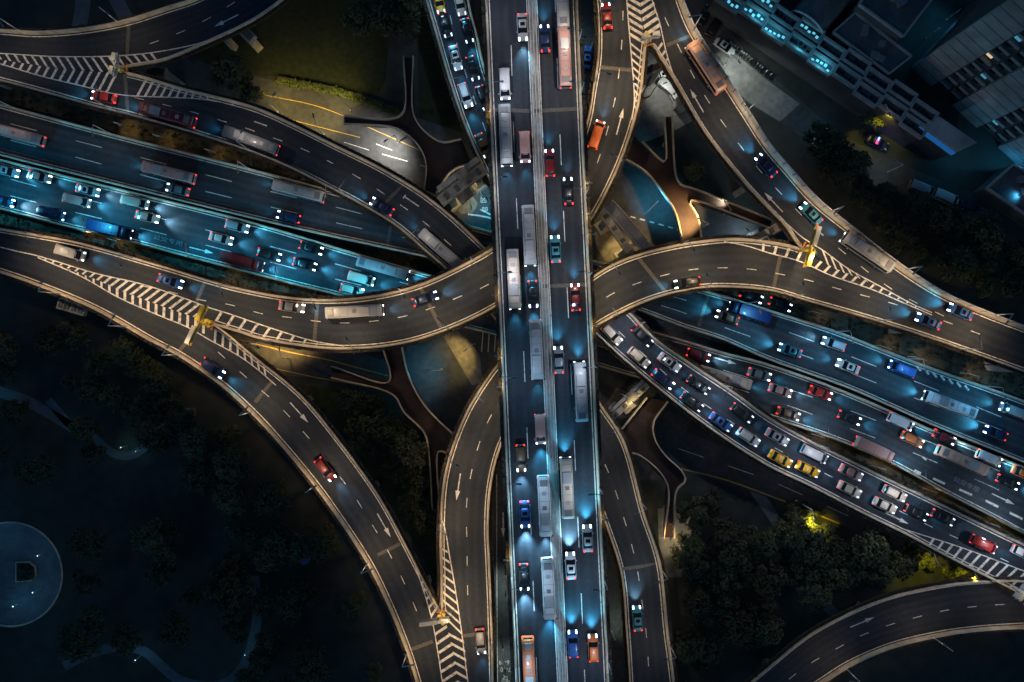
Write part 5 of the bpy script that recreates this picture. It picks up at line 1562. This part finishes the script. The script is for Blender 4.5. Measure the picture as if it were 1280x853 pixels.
# ------------------------------------------------------------------ park
root_pts = []
m = MB(); c = P(13, 718, 0.02); m.poly([c + Vector((11.6 * math.cos(t), 11.6 * math.sin(t), 0)) for t in [2 * math.pi * k / 72 for k in range(72)]])
pz = m.build('plaza', M['plaza']); tag(pz, kind='structure')
m = MB(); ringp = [c + Vector((11.75 * math.cos(t), 11.75 * math.sin(t), 0)) for t in [2 * math.pi * k / 72 for k in range(73)]]
wallstrip(m, ringp, [(-.18, 0), (.18, 0), (.18, .16), (-.18, .16)]); m.build('kerb', M['parapet'], pz)
m = MB()
for rr in (3.2, 5.6, 8.0, 10.2):
    ribbon(m, [c + Vector((rr * math.cos(t), rr * math.sin(t), 0.006)) for t in [2 * math.pi * k / 72 for k in range(73)]], .22)
for k in range(16):
    t = 2 * math.pi * k / 16; d = Vector((math.cos(t), math.sin(t), 0))
    ribbon(m, [c + d * 5.75 + Vector((0, 0, .006)), c + d * 10.05 + Vector((0, 0, .006))], .14)
m.build('paving_pattern', M['path'], pz)
root = empty('planter', P(31, 713, 0.02), 'dark square planter with one rounded side on the round plaza', 'planter')
pp = [(21, 702), (38, 702), (45, 708), (46, 718), (40, 726), (21, 727)]
m = MB(); q = [P(x, y, .02).to_2d() for x, y in pp]; m.prism([tuple(v) for v in q], .02, .55); m.build('rim', M['parapet'], root)
cc = sum(q, Vector((0, 0))) / len(q)
m = MB(); m.prism([tuple(cc + (v - cc) * .9) for v in q], .553, .6); m.build('soil', M['ground'], root)
m = MB(); rg = random.Random(4)
for k in range(40):
    s = cc + Vector((rg.uniform(-1.6, 1.6), rg.uniform(-1.8, 1.8)))
    leaf_quads(m, Vector((s.x, s.y, .9)), .5, 8, .2, rg)
m.build('shrubs', M['leaf'], root)
def ppath(pts, w, name='path'):
    c = catmull(pts, 40); m = MB(); ribbon(m, [P(v.x, v.y, .015) for v in c], w)
    o = m.build(name, M['path'])
    if o.data.polygons[0].normal.z < 0: o.data.flip_normals()
    return tag(o, kind='structure')
ppath([(80, 833), (110, 818), (150, 809), (180, 814), (202, 833), (225, 851), (270, 858), (295, 845), (312, 815), (322, 765), (318, 720)], 2.2)
ppath([(60, 500), (92, 535), (118, 548), (140, 566), (160, 570), (180, 560), (193, 540), (212, 518), (245, 515)], 1.9)
ppath([(-30, 470), (0, 490), (30, 500), (92, 535)], 2.4)
ppath([(106, -30), (103, 10), (97, 45)], 3.4)
ppath([(132, -30), (148, 5), (164, 35)], 3.2)
ppath([(935, 600), (975, 660), (1000, 720), (1040, 765), (1070, 800)], 2.4)
def park_lamp(px, py, watts, col, label, h=3.6):
    b = P(px, py, 0); root = empty('park_lamp', b, label, 'park lamp', 'park lamps')
    m = MB(); m.tube(b, b + Vector((0, 0, h)), .07, .05, 8); m.build('pole', M['galv'], root, True)
    m = MB(); m.tube(b + Vector((0, 0, h)), b + Vector((0, 0, h + .35)), .16, .2, 10); m.build('lantern', M['lamp_cool'], root, True)
    m = MB(); m.tube(b + Vector((0, 0, h + .35)), b + Vector((0, 0, h + .45)), .3, .1, 12); m.build('cap', M['steel'], root, True)
    spot('lamp_light', b + Vector((0, 0, h - .1)), b, watts, col, 160, .8, .12, root)
park_lamp(6, 668, 70, BLUE, 'park lamp near the upper rim of the round plaza')
park_lamp(28, 752, 90, BLUE, 'park lamp on the round plaza below its planter')
park_lamp(52, 735, 30, BLUE, 'park lamp on the plaza side away from the photo edge')
park_lamp(58, 690, 25, BLUE, 'park lamp on the plaza near its outer kerb')
park_lamp(160, 557, 60, (.55, 1, .7), 'greenish park lamp inside the bend of the winding path')
park_lamp(178, 562, 45, BLUE, 'blue park lamp on the bend of the winding path')
park_lamp(206, 516, 45, BLUE, 'blue park lamp at the upper end of the winding path')
park_lamp(98, 532, 45, BLUE, 'blue park lamp where the two park paths meet')
park_lamp(6, 494, 90, BLUE, 'blue park lamp at the left edge of the park')
park_lamp(178, 818, 65, BLUE, 'blue park lamp on the curved path at the bottom')
park_lamp(312, 812, 40, BLUE, 'blue park lamp on the path below the climbing frame')
park_lamp(358, 688, 45, BLUE, 'blue park lamp in the middle of the climbing frame')
park_lamp(988, 700, 55, BLUE, 'blue park lamp on the path through the dark trees')
park_lamp(1015, 745, 45, BLUE, 'blue park lamp on the path by the corner ramp')

root = empty('climbing_frame', P(360, 690, 0), 'dim blue playground frame with curved bars in the dark park', 'climbing frame')
for k, (x0, y0, x1, y1) in enumerate(((340, 672, 372, 668), (372, 668, 384, 690), (350, 700, 336, 712), (376, 704, 386, 700))):
    a, b = P(x0, y0, 2.2), P(x1, y1, 2.2)
    m = MB()
    for i in range(6):
        p = a.lerp(b, i / 5); m.tube((p.x, p.y, 0), (p.x, p.y, 2.2), .06, seg=6)
    m.tube(a, b, .09, seg=6); m.build('bar_row', M['galv'], root)
    m = MB(); c = (a + b) / 2; d = b - a; m.box((c.x, c.y, 2.25), (d.length * .8, 1.3, .12), math.atan2(d.y, d.x)); m.build('canopy', M['p_blue'], root)

# ------------------------------------------------------------------ trees, hedge
def tree_mesh(seed, R=3.4, hgt=7.5, clumps=15, leaves=72):
    rg = random.Random(seed)
    m = MB()
    tr = MB()
    tr.tube((0, 0, -.2), (rg.uniform(-.1, .1), rg.uniform(-.1, .1), hgt * .45), .24, .15, 10)
    for k in range(clumps):
        a = k * 2.4 + rg.uniform(-.4, .4)
        rr = R * math.sqrt((k + .5) / clumps) * rg.uniform(.75, 1.05)
        c = Vector((rr * math.cos(a), rr * math.sin(a), hgt * .62 + (1 - (rr / R) ** 2) * hgt * .26 + rg.uniform(-.6, .6)))
        leaf_quads(m, c, rg.uniform(.9, 1.45), leaves, .26, rg, .75)
        tr.tube((0, 0, hgt * rg.uniform(.3, .44)), c - Vector((0, 0, .4)), .09, .03, 6)
    return tr.mesh('trunk', M['bark'], smooth=True), m.mesh('crown', M['leaf'])
TREES = [tree_mesh(s, R, h, c) for s, R, h, c in ((1, 3.2, 7.5, 15), (2, 4.0, 8.5, 19), (3, 2.6, 6.5, 12), (4, 3.6, 9.5, 17))]
rng = random.Random(21)
ALLT = []
def road_free(p, margin=2.6, zmin=-1):
    for r in RD.values():
        for i in range(0, r.n, 2):
            hw = (r.L[i] - r.R[i]).to_2d().length / 2 + margin
            if (r.C[i].to_2d() - p).length < hw: return False
    return True
def tree(px, py, label, group, k=None, sc=None):
    b = P(px, py, 0)
    t = TREES[rng.randrange(4) if k is None else k]
    root = empty('tree', b, label, 'tree', group)
    s = sc or rng.uniform(.8, 1.2)
    root.scale = (s, s, s * rng.uniform(.85, 1.1)); root.rotation_euler = (0, 0, rng.uniform(0, 6.28))
    for n, me in zip(('trunk', 'crown'), t):
        o = bpy.data.objects.new(n, me); link(o); o.parent = root
    ALLT.append(b)
def wood(poly, n, label, group, gap=3.6):
    xs = [p[0] for p in poly]; ys = [p[1] for p in poly]
    got = tries = 0
    while got < n and tries < n * 40:
        tries += 1
        x, y = rng.uniform(min(xs), max(xs)), rng.uniform(min(ys), max(ys))
        ins = False
        for i in range(len(poly)):
            (x0, y0), (x1, y1) = poly[i], poly[i - 1]
            if (y0 > y) != (y1 > y) and x < (x1 - x0) * (y - y0) / (y1 - y0) + x0: ins = not ins
        if not ins: continue
        b = P(x, y, 0).to_2d()
        if any((q.to_2d() - b).length < gap for q in ALLT): continue
        if not road_free(b): continue
        tree(x, y, label, group); got += 1
tree(1083, 153, 'tree glowing yellow over a hidden lamp beside the side street', None, 2, .95)
for i, (x, y) in enumerate(((984, 636), (996, 633), (1006, 637))):
    tree(x, y, 'yellow lit bushy tree at the kerb under the jammed ramp', 'yellow lit trees at the kerb', 2, .8)
for i, (x, y) in enumerate(((1128, 682), (1150, 697), (1178, 706), (1190, 700))):
    tree(x, y, 'yellow lit tree at the rim of the grove near the stripes', 'yellow lit trees at the grove rim', 2, .8)
wood([(-10, 400), (130, 410), (250, 480), (380, 620), (470, 760), (500, 860), (330, 860), (260, 800), (90, 790), (90, 640), (260, 620), (240, 530), (130, 580), (50, 600), (-10, 600)], 62,
     'barely lit round tree in the dark park below the long left ramp', 'trees of the dark park')
wood([(350, 492), (470, 500), (520, 560), (538, 640), (540, 720), (470, 590)], 14, 'dim tree in the wedge between the park ramp and the footbridge', 'trees in the lower wedge')
wood([(845, 610), (930, 612), (955, 700), (960, 860), (850, 860), (845, 720)], 24, 'dark leafy tree beside the lower ramp right of the viaduct', 'trees beside the lower ramp')
wood([(965, 650), (1050, 660), (1130, 690), (1215, 715), (1120, 738), (1020, 765), (985, 720)], 26, 'dark leafy tree in the grove below the traffic jam', 'trees of the grove below the jam')
wood([(985, 160), (1080, 225), (1230, 290), (1290, 370), (1290, 400), (1160, 330), (1060, 260), (1010, 210)], 30, 'dark tree on the verge between noise barrier and side street', 'trees on the verge by the noise barrier')
wood([(455, -20), (530, -20), (535, 45), (500, 60), (455, 40)], 7, 'dim tree standing at the top of the grass oval', 'trees at the grass oval')
wood([(225, 60), (310, 88), (320, 125), (260, 100)], 6, 'dark tree in the gap behind the corner fork', 'trees behind the corner fork')
wood([(845, 165), (870, 170), (930, 255), (880, 235), (855, 215)], 5, 'small dark tree between footbridge and noise barrier ramp', 'trees by the orange lit footbridge')
for x, y, wt, lb in ((1083, 146, 1900, 'lamp half hidden in the yellow glowing tree'), (995, 626, 4200, 'lamp above the yellow lit bushy trees'), (1140, 678, 3000, 'lamp at the rim of the grove'), (1186, 694, 3000, 'lamp near the hatched end of the jammed ramp')):
    ground_lamp(x, y, x + 1, y + 4, wt, (1, .78, .06), lb, 9.5, 0.0, cone=84)

root = empty('hedge', P(410, 112, 0), 'trimmed green hedge along the yellow lit road below the grass oval', 'hedge')
m = MB(); c = catmull([(348, 100), (380, 106), (420, 114), (455, 124), (480, 134), (495, 138)], 60)
rg = random.Random(8)
for q in c:
    for k in range(6):
        b = P(q.x + rg.uniform(-3, 3), q.y + rg.uniform(-3.5, 4.5), rg.uniform(.4, 1.0)); leaf_quads(m, b, .55, 12, .16, rg)
m.build('foliage', M['hedge'], root)
m = MB(); pts = [P(q.x, q.y, 0) for q in c]; wallstrip(m, pts, [(-.7, 0), (.7, 0), (.6, .8), (-.6, .8)]); m.build('core', M['bark'], root)
